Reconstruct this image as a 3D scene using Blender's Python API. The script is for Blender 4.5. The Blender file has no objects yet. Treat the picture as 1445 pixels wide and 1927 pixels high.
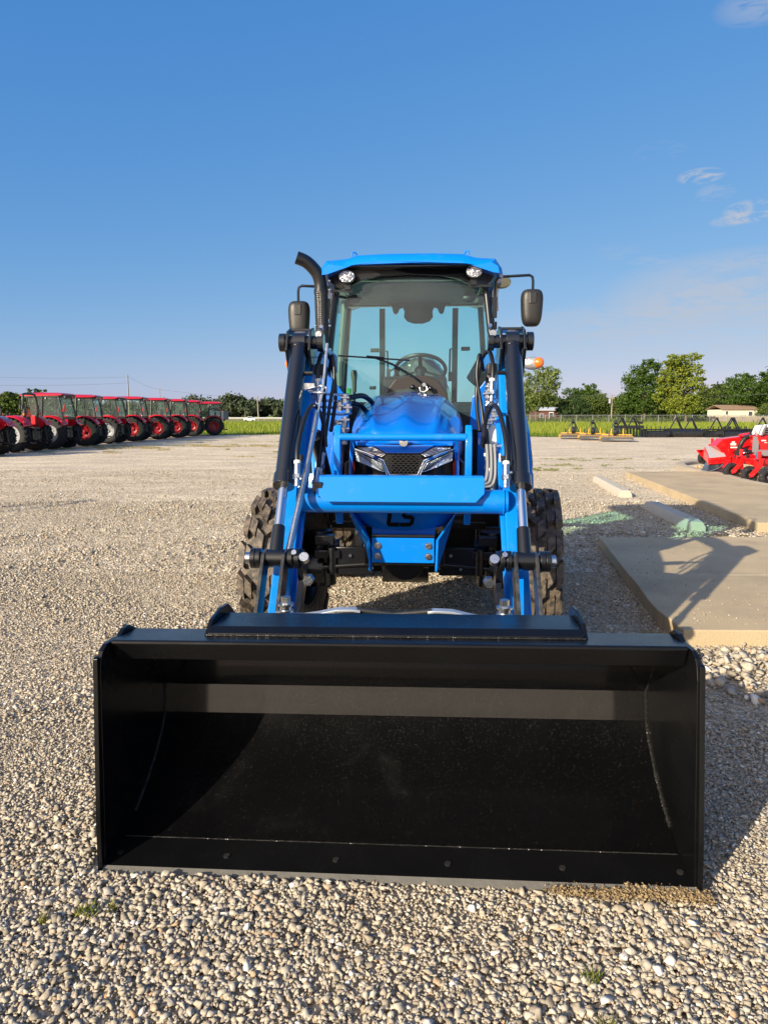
import bpy, bmesh, math, random
import numpy as np
from mathutils import Vector, Matrix
D = bpy.data
S = bpy.context.scene
COL = S.collection
rad = math.radians
random.seed(7)
rng = np.random.default_rng(7)

# ------------------------------------------------------------------ camera, sky, sun, exposure
cam = D.cameras.new('camera')
camo = D.objects.new('camera', cam)
COL.objects.link(camo)
camo.location = (0, 0, 1.45)
camo.rotation_euler = (rad(90 - 7.779), 0, 0)
cam.sensor_fit = 'VERTICAL'
cam.sensor_height = 36
cam.lens = 36 * 1336 / 1927
cam.clip_start = 0.05
cam.clip_end = 6000
S.camera = camo

SUN_AZ, SUN_EL = rad(223.5), rad(22.6)          # azimuth clockwise from +Y
sdir = Vector((math.sin(SUN_AZ) * math.cos(SUN_EL), math.cos(SUN_AZ) * math.cos(SUN_EL), math.sin(SUN_EL)))
W = D.worlds.new('World')
S.world = W
W.use_nodes = True
wt = W.node_tree
for n in list(wt.nodes):
    wt.nodes.remove(n)
wo = wt.nodes.new('ShaderNodeOutputWorld')
bg = wt.nodes.new('ShaderNodeBackground')
sky = wt.nodes.new('ShaderNodeTexSky')
sky.sky_type = 'NISHITA'
sky.sun_disc = False
sky.sun_elevation = SUN_EL
sky.sun_rotation = SUN_AZ
sky.altitude = 300
sky.air_density = 1.0
sky.dust_density = 0.4
sky.ozone_density = 2.2
bg.inputs['Strength'].default_value = 0.085
SKY_TINT = (.50, 1.22, 3.05, 1)


def cam_dir(px, py):
    p = rad(7.779)
    v = Vector((0, math.cos(p), -math.sin(p))) + Vector((1, 0, 0)) * ((px - 722.5) / 1336) + Vector((0, math.sin(p), math.cos(p))) * ((963.5 - py) / 1336)
    return v.normalized()


def _n(t, kind, **kw):
    n = t.nodes.new(kind)
    for k, v in kw.items():
        if k in n.inputs:
            n.inputs[k].default_value = v
        else:
            setattr(n, k, v)
    return n


# thin clouds low in the eastern sky, set by direction
tc = wt.nodes.new('ShaderNodeTexCoord')
mp = wt.nodes.new('ShaderNodeMapping')
mp.inputs['Scale'].default_value = (1.0, 1.0, 3.6)
wt.links.new(tc.outputs['Generated'], mp.inputs['Vector'])
nz = _n(wt, 'ShaderNodeTexNoise', Scale=26.0, Detail=8.0, Roughness=0.62, Distortion=1.1)
wt.links.new(mp.outputs['Vector'], nz.inputs['Vector'])
nrm = wt.nodes.new('ShaderNodeVectorMath')
nrm.operation = 'NORMALIZE'
wt.links.new(tc.outputs['Generated'], nrm.inputs[0])
total = None


def M2(op, a, b):
    m = wt.nodes.new('ShaderNodeMath')
    m.operation = op
    for i, v in enumerate((a, b)):
        if v is None:
            continue
        if isinstance(v, (int, float)):
            m.inputs[i].default_value = v
        else:
            wt.links.new(v, m.inputs[i])
    return m.outputs[0]


# (px, py, horizontal radius, vertical radius, strength, noise threshold)
for px, py, rh, rv, st, th in ((1318, 331, .026, .009, .8, .43), (1345, 362, .022, .010, .3, .45), (1408, 398, .028, .013, .75, .43), (1372, 416, .022, .006, .6, .44), (1225, 490, .03, .006, .25, .44), (1240, 285, .03, .012, .12, .44),
                               (1400, 540, .16, .045, .55, .22), (1130, 608, .14, .020, .30, .26), (1430, 600, .28, .05, .30, .26), (1440, 5, .05, .02, .35, .38), (1280, 655, .25, .03, .22, .26), (1160, 475, .03, .01, .12, .42)):
    d = cam_dir(px, py)
    right = Vector((d.y, -d.x, 0)).normalized()
    upv = right.cross(d).normalized()
    outs = []
    for ax, r in ((right, rh), (upv, rv)):
        dp = wt.nodes.new('ShaderNodeVectorMath')
        dp.operation = 'DOT_PRODUCT'
        wt.links.new(nrm.outputs[0], dp.inputs[0])
        dp.inputs[1].default_value = ax
        q = M2('DIVIDE', dp.outputs['Value'], r)
        outs.append(M2('MULTIPLY', q, q))
    rr = M2('ADD', outs[0], outs[1])
    # soft edge broken by noise
    e = M2('SUBTRACT', 1.15, rr)
    nn = M2('MULTIPLY', M2('SUBTRACT', nz.outputs['Fac'], th), 5.0 if rh < .1 else 2.2)
    cl = wt.nodes.new('ShaderNodeClamp')
    wt.links.new(M2('MINIMUM', M2('MULTIPLY', e, 1.0), nn), cl.inputs[0])
    fr = wt.nodes.new('ShaderNodeVectorMath')
    fr.operation = 'DOT_PRODUCT'
    wt.links.new(nrm.outputs[0], fr.inputs[0])
    fr.inputs[1].default_value = d
    front = M2('GREATER_THAN', fr.outputs['Value'], 0)
    w_ = M2('MULTIPLY', M2('MULTIPLY', cl.outputs[0], st), front)
    total = w_ if total is None else M2('ADD', total, w_)
tot = wt.nodes.new('ShaderNodeClamp')
wt.links.new(total, tot.inputs[0])
mixc = wt.nodes.new('ShaderNodeMix')
mixc.data_type = 'RGBA'
mixc.inputs['B'].default_value = (3.5, 3.65, 4.1, 1)
wt.links.new(tot.outputs[0], mixc.inputs['Factor'])
grade = wt.nodes.new('ShaderNodeMix')
grade.data_type = 'RGBA'
grade.blend_type = 'MULTIPLY'
grade.inputs['Factor'].default_value = 1
grade.inputs['B'].default_value = SKY_TINT
sp_ = wt.nodes.new('ShaderNodeSeparateColor')
cb_ = wt.nodes.new('ShaderNodeCombineColor')
wt.links.new(sky.outputs[0], sp_.inputs[0])
for k_, g_ in enumerate((1.05, .58, .26)):
    pw_ = wt.nodes.new('ShaderNodeMath')
    pw_.operation = 'POWER'
    pw_.inputs[1].default_value = g_
    wt.links.new(sp_.outputs[k_], pw_.inputs[0])
    wt.links.new(pw_.outputs[0], cb_.inputs[k_])
wt.links.new(cb_.outputs[0], grade.inputs['A'])
wt.links.new(grade.outputs['Result'], mixc.inputs['A'])
# warm glow added to the sky around the sun, fills the shade
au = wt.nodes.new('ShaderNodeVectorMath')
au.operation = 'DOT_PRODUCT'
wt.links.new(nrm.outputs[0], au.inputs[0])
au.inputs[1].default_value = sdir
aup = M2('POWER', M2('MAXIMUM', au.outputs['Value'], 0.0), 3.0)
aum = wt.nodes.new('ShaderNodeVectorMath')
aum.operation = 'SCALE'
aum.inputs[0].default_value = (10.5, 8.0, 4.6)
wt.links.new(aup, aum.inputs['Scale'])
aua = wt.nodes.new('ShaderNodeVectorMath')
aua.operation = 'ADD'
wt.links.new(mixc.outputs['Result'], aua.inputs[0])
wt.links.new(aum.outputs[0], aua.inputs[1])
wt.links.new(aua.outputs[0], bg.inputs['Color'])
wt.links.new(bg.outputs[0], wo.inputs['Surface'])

sl = D.lights.new('sun', 'SUN')
sl.energy = 4.75
sl.angle = rad(0.53)
sl.color = (1.0, 0.88, 0.68)
so = D.objects.new('sun', sl)
COL.objects.link(so)
so.location = (-20, -20, 20)
so.rotation_euler = sdir.to_track_quat('Z', 'Y').to_euler()

S.view_settings.view_transform = 'Standard'
S.view_settings.look = 'None'
S.view_settings.exposure = 0.84
S.view_settings.gamma = 1
S.render.engine = 'CYCLES'
S.cycles.max_bounces = 8
S.cycles.transparent_max_bounces = 16
S.cycles.caustics_reflective = False
S.cycles.caustics_refractive = False

# ------------------------------------------------------------------ materials
MATS = {}


def base_mat(name):
    m = D.materials.new(name)
    m.use_nodes = True
    return m, m.node_tree, m.node_tree.nodes['Principled BSDF']


def mat(name, col, rough=.5, metal=0, coat=0, var=0, vscale=8, bump=0, bscale=60, spec=.5, dust=0, dustcol=(.32, .26, .19), dscale=30, dlo=.55, coords='Object', rvar=0):
    if name in MATS:
        return MATS[name]
    m, t, b = base_mat(name)
    b.inputs['Base Color'].default_value = (*col, 1)
    b.inputs['Roughness'].default_value = rough
    b.inputs['Metallic'].default_value = metal
    b.inputs['Coat Weight'].default_value = coat
    b.inputs['Coat Roughness'].default_value = .06
    b.inputs['Specular IOR Level'].default_value = spec
    tcn = t.nodes.new('ShaderNodeTexCoord')
    cur = None
    if var:
        n = _n(t, 'ShaderNodeTexNoise', Scale=vscale, Detail=5.0)
        t.links.new(tcn.outputs[coords], n.inputs['Vector'])
        mx = t.nodes.new('ShaderNodeMix')
        mx.data_type = 'RGBA'
        mx.inputs['A'].default_value = (*[c * (1 - var) for c in col], 1)
        mx.inputs['B'].default_value = (*[min(1, c * (1 + var)) for c in col], 1)
        t.links.new(n.outputs['Fac'], mx.inputs['Factor'])
        t.links.new(mx.outputs['Result'], b.inputs['Base Color'])
        cur = mx.outputs['Result']
        if rvar:
            mr = _n(t, 'ShaderNodeMapRange')
            mr.inputs['From Min'].default_value = .3
            mr.inputs['From Max'].default_value = .7
            mr.inputs['To Min'].default_value = rough - rvar
            mr.inputs['To Max'].default_value = rough + rvar
            t.links.new(n.outputs['Fac'], mr.inputs['Value'])
            t.links.new(mr.outputs[0], b.inputs['Roughness'])
    if dust:
        n = _n(t, 'ShaderNodeTexNoise', Scale=dscale, Detail=6.0, Roughness=.7)
        t.links.new(tcn.outputs[coords], n.inputs['Vector'])
        mr = _n(t, 'ShaderNodeMapRange')
        mr.inputs['From Min'].default_value = dlo
        mr.inputs['From Max'].default_value = dlo + .16
        mr.inputs['To Max'].default_value = dust
        t.links.new(n.outputs['Fac'], mr.inputs['Value'])
        mx = t.nodes.new('ShaderNodeMix')
        mx.data_type = 'RGBA'
        if cur:
            t.links.new(cur, mx.inputs['A'])
        else:
            mx.inputs['A'].default_value = (*col, 1)
        mx.inputs['B'].default_value = (*dustcol, 1)
        t.links.new(mr.outputs[0], mx.inputs['Factor'])
        t.links.new(mx.outputs['Result'], b.inputs['Base Color'])
    if bump:
        n = _n(t, 'ShaderNodeTexNoise', Scale=bscale, Detail=3.0)
        t.links.new(tcn.outputs[coords], n.inputs['Vector'])
        bp = t.nodes.new('ShaderNodeBump')
        bp.inputs['Strength'].default_value = bump
        bp.inputs['Distance'].default_value = .01
        t.links.new(n.outputs['Fac'], bp.inputs['Height'])
        t.links.new(bp.outputs[0], b.inputs['Normal'])
    MATS[name] = m
    return m


def leaf_mat(name, ca, cb, cc=None, trans=.25):
    if name in MATS:
        return MATS[name]
    m, t, b = base_mat(name)
    g = t.nodes.new('ShaderNodeNewGeometry')
    r = t.nodes.new('ShaderNodeValToRGB')
    r.color_ramp.elements[0].color = (*ca, 1)
    r.color_ramp.elements[1].color = (*cb, 1)
    if cc:
        e = r.color_ramp.elements.new(.85)
        e.color = (*cc, 1)
    t.links.new(g.outputs['Random Per Island'], r.inputs['Fac'])
    t.links.new(r.outputs['Color'], b.inputs['Base Color'])
    b.inputs['Roughness'].default_value = .7
    b.inputs['Specular IOR Level'].default_value = .2
    tr = t.nodes.new('ShaderNodeBsdfTranslucent')
    t.links.new(r.outputs['Color'], tr.inputs['Color'])
    mx = t.nodes.new('ShaderNodeMixShader')
    mx.inputs[0].default_value = trans
    t.links.new(b.outputs[0], mx.inputs[1])
    t.links.new(tr.outputs[0], mx.inputs[2])
    t.links.new(mx.outputs[0], t.nodes['Material Output'].inputs['Surface'])
    MATS[name] = m
    return m


def glass_mat(name, tint, refl=1.0, veil=0.0, veil_col=(.6, .6, .6)):
    if name in MATS:
        return MATS[name]
    m, t, b = base_mat(name)
    t.nodes.remove(b)
    tr = t.nodes.new('ShaderNodeBsdfTransparent')
    tr.inputs['Color'].default_value = (*tint, 1)
    gl = t.nodes.new('ShaderNodeBsdfGlossy')
    gl.inputs['Roughness'].default_value = .02
    lw = t.nodes.new('ShaderNodeLayerWeight')
    lw.inputs['Blend'].default_value = .5
    pw = t.nodes.new('ShaderNodeMath')
    pw.operation = 'POWER'
    pw.inputs[1].default_value = 4.5
    t.links.new(lw.outputs['Facing'], pw.inputs[0])
    fr = t.nodes.new('ShaderNodeMapRange')
    fr.inputs['To Min'].default_value = .05
    fr.inputs['To Max'].default_value = .75
    t.links.new(pw.outputs[0], fr.inputs['Value'])
    ml = t.nodes.new('ShaderNodeMath')
    ml.operation = 'MULTIPLY'
    ml.inputs[1].default_value = refl
    t.links.new(fr.outputs[0], ml.inputs[0])
    mx = t.nodes.new('ShaderNodeMixShader')
    t.links.new(ml.outputs[0], mx.inputs[0])
    last = tr.outputs[0]
    if veil:  # pale diffuse layer: painted reflection on panes, milkiness on film
        df = t.nodes.new('ShaderNodeBsdfDiffuse')
        df.inputs['Color'].default_value = (*veil_col, 1)
        n = _n(t, 'ShaderNodeTexNoise', Scale=5.0, Detail=6.0, Roughness=.6)
        tcn = t.nodes.new('ShaderNodeTexCoord')
        t.links.new(tcn.outputs['Object'], n.inputs['Vector'])
        mm = t.nodes.new('ShaderNodeMath')
        mm.operation = 'MULTIPLY'
        mm.inputs[1].default_value = veil * 2
        t.links.new(n.outputs['Fac'], mm.inputs[0])
        m0 = t.nodes.new('ShaderNodeMixShader')
        t.links.new(mm.outputs[0], m0.inputs[0])
        t.links.new(tr.outputs[0], m0.inputs[1])
        t.links.new(df.outputs[0], m0.inputs[2])
        last = m0.outputs[0]
    t.links.new(last, mx.inputs[1])
    t.links.new(gl.outputs[0], mx.inputs[2])
    t.links.new(mx.outputs[0], t.nodes['Material Output'].inputs['Surface'])
    MATS[name] = m
    return m


BLUE = mat('blue_paint', (.000, .175, .64), .36, coat=.35, spec=.25, dust=.10, dustcol=(.25, .28, .3), dscale=14, dlo=.56)
BLUE2 = mat('blue_hood_paint', (.000, .135, .62), .24, coat=.9, spec=.4, dust=.10, dustcol=(.25, .28, .3), dscale=9, dlo=.58)
BLACK = mat('black_paint', (.0045, .0048, .006), .32, coat=.35, dust=.12, dustcol=(.16, .14, .11), dscale=25, dlo=.6)
NAVY = mat('black_cylinder_paint', (.006, .007, .011), .22, coat=.6, bump=.05, bscale=20)
MATTE = mat('black_plastic', (.018, .017, .016), .42, bump=.15, bscale=250, var=.2, vscale=10)
RUBHOSE = mat('black_hose', (.008, .008, .009), .38)
CHROME = mat('chrome', (.75, .77, .8), .08, metal=1)
ZINC = mat('zinc_steel', (.55, .57, .6), .28, metal=1, bump=.15, bscale=90, var=.15, vscale=30)
STEEL = mat('worn_steel', (.22, .21, .20), .38, metal=1, bump=.2, bscale=60)
SILVER = mat('silver_plate', (.62, .66, .70), .35, metal=.7, var=.1)
TYRE = mat('tyre_rubber', (.030, .025, .020), .62, bump=.3, bscale=120, dust=.7, dustcol=(.16, .12, .085), dscale=22, dlo=.42)
TYREB = mat('black_tyre_rubber', (.007, .007, .007), .75, bump=.2, bscale=80, var=.4, vscale=3)
DARKRIM = mat('dark_rim', (.012, .013, .016), .35, coat=.3)
RED = mat('red_paint', (.48, .006, .016), .3, coat=.5, var=.12, vscale=3, spec=.4)
RED2 = mat('scarlet_paint', (.62, .006, .008), .3, coat=.5, dust=.08, dustcol=(.4, .3, .25), dscale=8, dlo=.58)
GREYRIM = mat('pale_grey_rim', (.30, .31, .33), .4, var=.1)
LAMP = mat('lamp_reflector', (.62, .63, .65), .12, metal=.95, bump=1.0, bscale=70, var=.3, vscale=60)
AMBER = mat('amber_lens', (.85, .17, .01), .15, coat=1, bump=.3, bscale=150)
CLEARL = mat('clear_lens', (.55, .54, .52), .15, coat=1, metal=.6, bump=.5, bscale=120)
ORANGE = mat('orange_sign', (.95, .06, .015), .4, coat=.2)
YELLOW = mat('golden_yellow_paint', (.56, .30, .03), .5, coat=.1, var=.15, vscale=4, dust=.3, dscale=6)
BLKIRON = mat('black_iron', (.009, .0095, .011), .42, coat=.2, var=.3, vscale=4, dust=.25, dustcol=(.05, .05, .05), dscale=9, dlo=.5)
GALV = mat('galvanised', (.27, .28, .29), .45, metal=.6)
WINDSCREEN = glass_mat('windscreen_glass', (.70, .94, .94), 1.0, veil=.05, veil_col=(.40, .42, .42))  # pale layer painted in for light reflected off the screen
TGLASS = glass_mat('tinted_glass', (.62, .95, .85), .35)
RGLASS = glass_mat('red_tractor_glass', (.74, .88, .80), .7, veil=.07, veil_col=(.42, .50, .47))  # paled to stand in for sky reflected in the panes
SEATM = mat('seat_vinyl', (.035, .035, .034), .5, bump=.2)
DASHM = mat('dash_plastic', (.022, .018, .016), .5)
WHITE = mat('white_decal', (.75, .74, .70), .5)
PLASTICBAG = mat('clear_plastic_film', (.22, .24, .22), .2, var=.4, vscale=20, bump=.8, bscale=18)


# ------------------------------------------------------------------ mesh collector
def rot_to(d):
    d = Vector(d).normalized()
    return d.to_track_quat('Z', 'Y').to_matrix()


SPLIT = {'bolt_hole', 'bracket_bolt', 'hose_clamp', 'port_elbow', 'pin_cap', 'pipe_fitting', 'hydraulic_pipe', 'plate_bolt', 'axle_bolt', 'window_latch', 'washer_knob', 'work_lamp', 'side_mirror',
         'lamp_bracket', 'decal', 'chrome_fitting', 'deck_bolt', 'clamp_bolt', 'roof_hook', 'step', 'cab_step', 'engine_side_panel', 'hose_fitting', 'hose_collar', 'stand_bracket', 'steering_ram', 'loader_mast',
         'mower_body', 'mower_deck', 'mower_frame', 'cable', 'control_column', 'caster_fork', 'engine', 'side_window', 'anchor_pin', 'car_wheel', 'knee_bracket', 'cooling_louvre', 'roof_underside', 'ripper_shank'}


class MB:
    def __init__(s):
        s.v = []
        s.f = []

    def add(s, vs, fs):
        o = len(s.v)
        s.v += [tuple(v) for v in vs]
        s.f += [tuple(i + o for i in f) for f in fs]
        return s

    def box(s, c, d, R=None, taper=1):
        x, y, z = d[0] / 2, d[1] / 2, d[2] / 2
        vs = [Vector((i * x * (taper if k > 0 else 1), j * y * (taper if k > 0 else 1), k * z)) for k in (-1, 1) for j in (-1, 1) for i in (-1, 1)]
        if R is not None:
            vs = [R @ v for v in vs]
        vs = [v + Vector(c) for v in vs]
        return s.add(vs, [(0, 2, 3, 1), (4, 5, 7, 6), (0, 1, 5, 4), (2, 6, 7, 3), (0, 4, 6, 2), (1, 3, 7, 5)])

    def bar(s, a, b, w, h=None, up=(0, 0, 1)):
        a, b = Vector(a), Vector(b)
        h = h or w
        z = (b - a).normalized()
        x = Vector(up).cross(z)
        if x.length < 1e-4:
            x = Vector((1, 0, 0))
        x.normalize()
        y = z.cross(x)
        R = Matrix((x, y, z)).transposed()
        return s.box((a + b) / 2, (w, h, (b - a).length), R)

    def cyl(s, a, b, r, r2=None, n=14, caps=True):
        a, b = Vector(a), Vector(b)
        r2 = r if r2 is None else r2
        R = rot_to(b - a)
        vs = []
        for p, q in ((a, r), (b, r2)):
            for i in range(n):
                t = 2 * math.pi * i / n
                vs.append(p + R @ Vector((q * math.cos(t), q * math.sin(t), 0)))
        fs = [(i, (i + 1) % n, n + (i + 1) % n, n + i) for i in range(n)]
        if caps:
            fs += [tuple(range(n - 1, -1, -1)), tuple(range(n, 2 * n))]
        return s.add(vs, fs)

    def tube(s, pts, r, n=8, smooth=0, caps=True):
        P = [Vector(p) for p in pts]
        if smooth:
            Q = []
            for i in range(len(P) - 1):
                p0 = P[max(i - 1, 0)]
                p1, p2 = P[i], P[i + 1]
                p3 = P[min(i + 2, len(P) - 1)]
                for k in range(smooth):
                    t = k / smooth
                    Q.append(.5 * ((2 * p1) + (p2 - p0) * t + (2 * p0 - 5 * p1 + 4 * p2 - p3) * t * t + (3 * p1 - p0 - 3 * p2 + p3) * t ** 3))
            Q.append(P[-1])
            P = Q
        rs = r if isinstance(r, (list, tuple)) else [r] * len(P)
        if len(rs) != len(P):
            rs = [rs[min(int(i / (len(P) - 1) * (len(rs) - 1) + .5), len(rs) - 1)] for i in range(len(P))]
        vs = []
        ref = None
        for i, p in enumerate(P):
            d = (P[min(i + 1, len(P) - 1)] - P[max(i - 1, 0)]).normalized()
            if ref is None:
                ref = Vector((0, 0, 1)).cross(d)
                if ref.length < .1:
                    ref = Vector((1, 0, 0)).cross(d)
            x = (ref - d * ref.dot(d)).normalized()
            ref = x
            y = d.cross(x)
            for k in range(n):
                t = 2 * math.pi * k / n
                vs.append(p + (x * math.cos(t) + y * math.sin(t)) * rs[i])
        fs = []
        for i in range(len(P) - 1):
            for k in range(n):
                fs.append((i * n + k, i * n + (k + 1) % n, (i + 1) * n + (k + 1) % n, (i + 1) * n + k))
        if caps:
            fs += [tuple(range(n - 1, -1, -1)), tuple(range((len(P) - 1) * n, len(P) * n))]
        return s.add(vs, fs)

    def prism(s, poly, ax, a, b, fn=None):
        """2-D polygon in the plane normal to ax, extruded from a to b"""
        n = len(poly)
        vs = []
        for q in (a, b):
            for u, w in poly:
                v = {'x': (q, u, w), 'y': (u, q, w), 'z': (u, w, q)}[ax]
                vs.append(fn(*v) if fn else v)
        fs = [(i, (i + 1) % n, n + (i + 1) % n, n + i) for i in range(n)]
        fs += [tuple(range(n - 1, -1, -1)), tuple(range(n, 2 * n))]
        return s.add(vs, fs)

    def lathe(s, prof, c=(0, 0, 0), ax=(1, 0, 0), n=32, closed=False):
        R = rot_to(ax)
        c = Vector(c)
        vs = []
        for h, r in prof:
            for i in range(n):
                t = 2 * math.pi * i / n
                vs.append(c + R @ Vector((r * math.cos(t), r * math.sin(t), h)))
        fs = []
        m = len(prof)
        for j in range(m if closed else m - 1):
            k = (j + 1) % m
            for i in range(n):
                fs.append((j * n + i, j * n + (i + 1) % n, k * n + (i + 1) % n, k * n + i))
        if not closed:
            fs += [tuple(range(n - 1, -1, -1)), tuple(range((m - 1) * n, m * n))]
        return s.add(vs, fs)

    def loft(s, rings, caps=True, closed=True):
        n = len(rings[0])
        vs = [v for r in rings for v in r]
        fs = []
        for j in range(len(rings) - 1):
            for i in range(n if closed else n - 1):
                fs.append((j * n + i, j * n + (i + 1) % n, (j + 1) * n + (i + 1) % n, (j + 1) * n + i))
        if caps:
            fs += [tuple(range(n - 1, -1, -1)), tuple(range((len(rings) - 1) * n, len(rings) * n))]
        return s.add(vs, fs)

    def ellipsoid(s, c, d, n=16, m=10, R=None):
        c = Vector(c)
        vs = []
        for j in range(m + 1):
            a = math.pi * j / m
            for i in range(n):
                t = 2 * math.pi * i / n
                v = Vector((d[0] * math.sin(a) * math.cos(t), d[1] * math.sin(a) * math.sin(t), d[2] * math.cos(a)))
                vs.append(c + (R @ v if R is not None else v))
        fs = [(j * n + i, j * n + (i + 1) % n, (j + 1) * n + (i + 1) % n, (j + 1) * n + i) for j in range(m) for i in range(n)]
        return s.add(vs, fs)

    def clusters(s):
        par = list(range(len(s.v)))

        def find(a):
            while par[a] != a:
                par[a] = par[par[a]]
                a = par[a]
            return a
        for f in s.f:
            r0 = find(f[0])
            for k in f[1:]:
                par[find(k)] = r0
        comp = {}
        for i in range(len(s.v)):
            comp.setdefault(find(i), []).append(i)
        bb = []
        for ids in comp.values():
            P = np.array([s.v[i] for i in ids], float)
            bb.append([set(ids), P.min(0) - .0015, P.max(0) + .0015])
        done = False
        while not done:
            done = True
            for i in range(len(bb)):
                for j in range(i + 1, len(bb)):
                    if np.all(bb[i][1] <= bb[j][2]) and np.all(bb[j][1] <= bb[i][2]):
                        bb[i] = [bb[i][0] | bb[j][0], np.minimum(bb[i][1], bb[j][1]), np.maximum(bb[i][2], bb[j][2])]
                        bb.pop(j)
                        done = False
                        break
                if not done:
                    break
        out = []
        for ids, _, _ in bb:
            q = MB()
            order = sorted(ids)
            mp_ = {o: n for n, o in enumerate(order)}
            q.v = [s.v[i] for i in order]
            q.f = [tuple(mp_[i] for i in f) for f in s.f if f[0] in ids]
            out.append(q)
        return out

    def build(s, name, m, parent=None, smooth=True, bevel=0, ang=38, seg=2, loc=None):
        if name in SPLIT and parent:
            cl = s.clusters()
            if len(cl) > 1:
                return [q._build(name, m, parent, smooth, bevel, ang, seg, loc) for q in cl][0]
        return s._build(name, m, parent, smooth, bevel, ang, seg, loc)

    def _build(s, name, m, parent=None, smooth=True, bevel=0, ang=38, seg=2, loc=None):
        me = D.meshes.new(name)
        me.from_pydata(s.v, [], s.f)
        bm = bmesh.new()
        bm.from_mesh(me)
        bmesh.ops.remove_doubles(bm, verts=bm.verts, dist=1e-5)
        bmesh.ops.recalc_face_normals(bm, faces=bm.faces)
        for f in bm.faces:
            f.smooth = smooth
        if smooth:
            for e in bm.edges:
                if len(e.link_faces) == 2:
                    e.smooth = e.calc_face_angle(0) < rad(ang)
        bm.to_mesh(me)
        bm.free()
        me.materials.append(m)
        o = D.objects.new(name, me)
        COL.objects.link(o)
        if parent:
            o.parent = parent
        if loc:
            o.location = loc
        if bevel:
            b = o.modifiers.new('bevel', 'BEVEL')
            b.width = bevel
            b.segments = seg
            b.limit_method = 'ANGLE'
            b.angle_limit = rad(40)
        return o


def tag(o, label=None, cat=None, group=None, kind=None):
    if label:
        o['label'] = label
    if cat:
        o['category'] = cat
    if group:
        o['group'] = group
    if kind:
        o['kind'] = kind
    return o


def thing(name, loc, label, cat, group=None, rz=0):
    o = D.objects.new(name, None)
    COL.objects.link(o)
    o.location = loc
    o.rotation_euler = (0, 0, rz)
    o.empty_display_size = .2
    return tag(o, label, cat, group)


def copy_tree(o, parent=None):
    c = o.copy()
    COL.objects.link(c)
    if parent:
        c.parent = parent
    for ch in list(o.children):
        copy_tree(ch, c)
    return c


def np_mesh(name, verts, faces, m, parent=None, smooth=False):
    """verts (N,3); faces (F,k) int array"""
    me = D.meshes.new(name)
    F, k = faces.shape
    me.vertices.add(len(verts))
    me.vertices.foreach_set('co', verts.astype(np.float32).ravel())
    me.loops.add(F * k)
    me.loops.foreach_set('vertex_index', faces.astype(np.int32).ravel())
    me.polygons.add(F)
    me.polygons.foreach_set('loop_start', np.arange(0, F * k, k, dtype=np.int32))
    me.update(calc_edges=True)
    me.validate()
    if smooth:
        me.polygons.foreach_set('use_smooth', np.ones(F, bool))
    me.materials.append(m)
    o = D.objects.new(name, me)
    COL.objects.link(o)
    if parent:
        o.parent = parent
    return o

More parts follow.
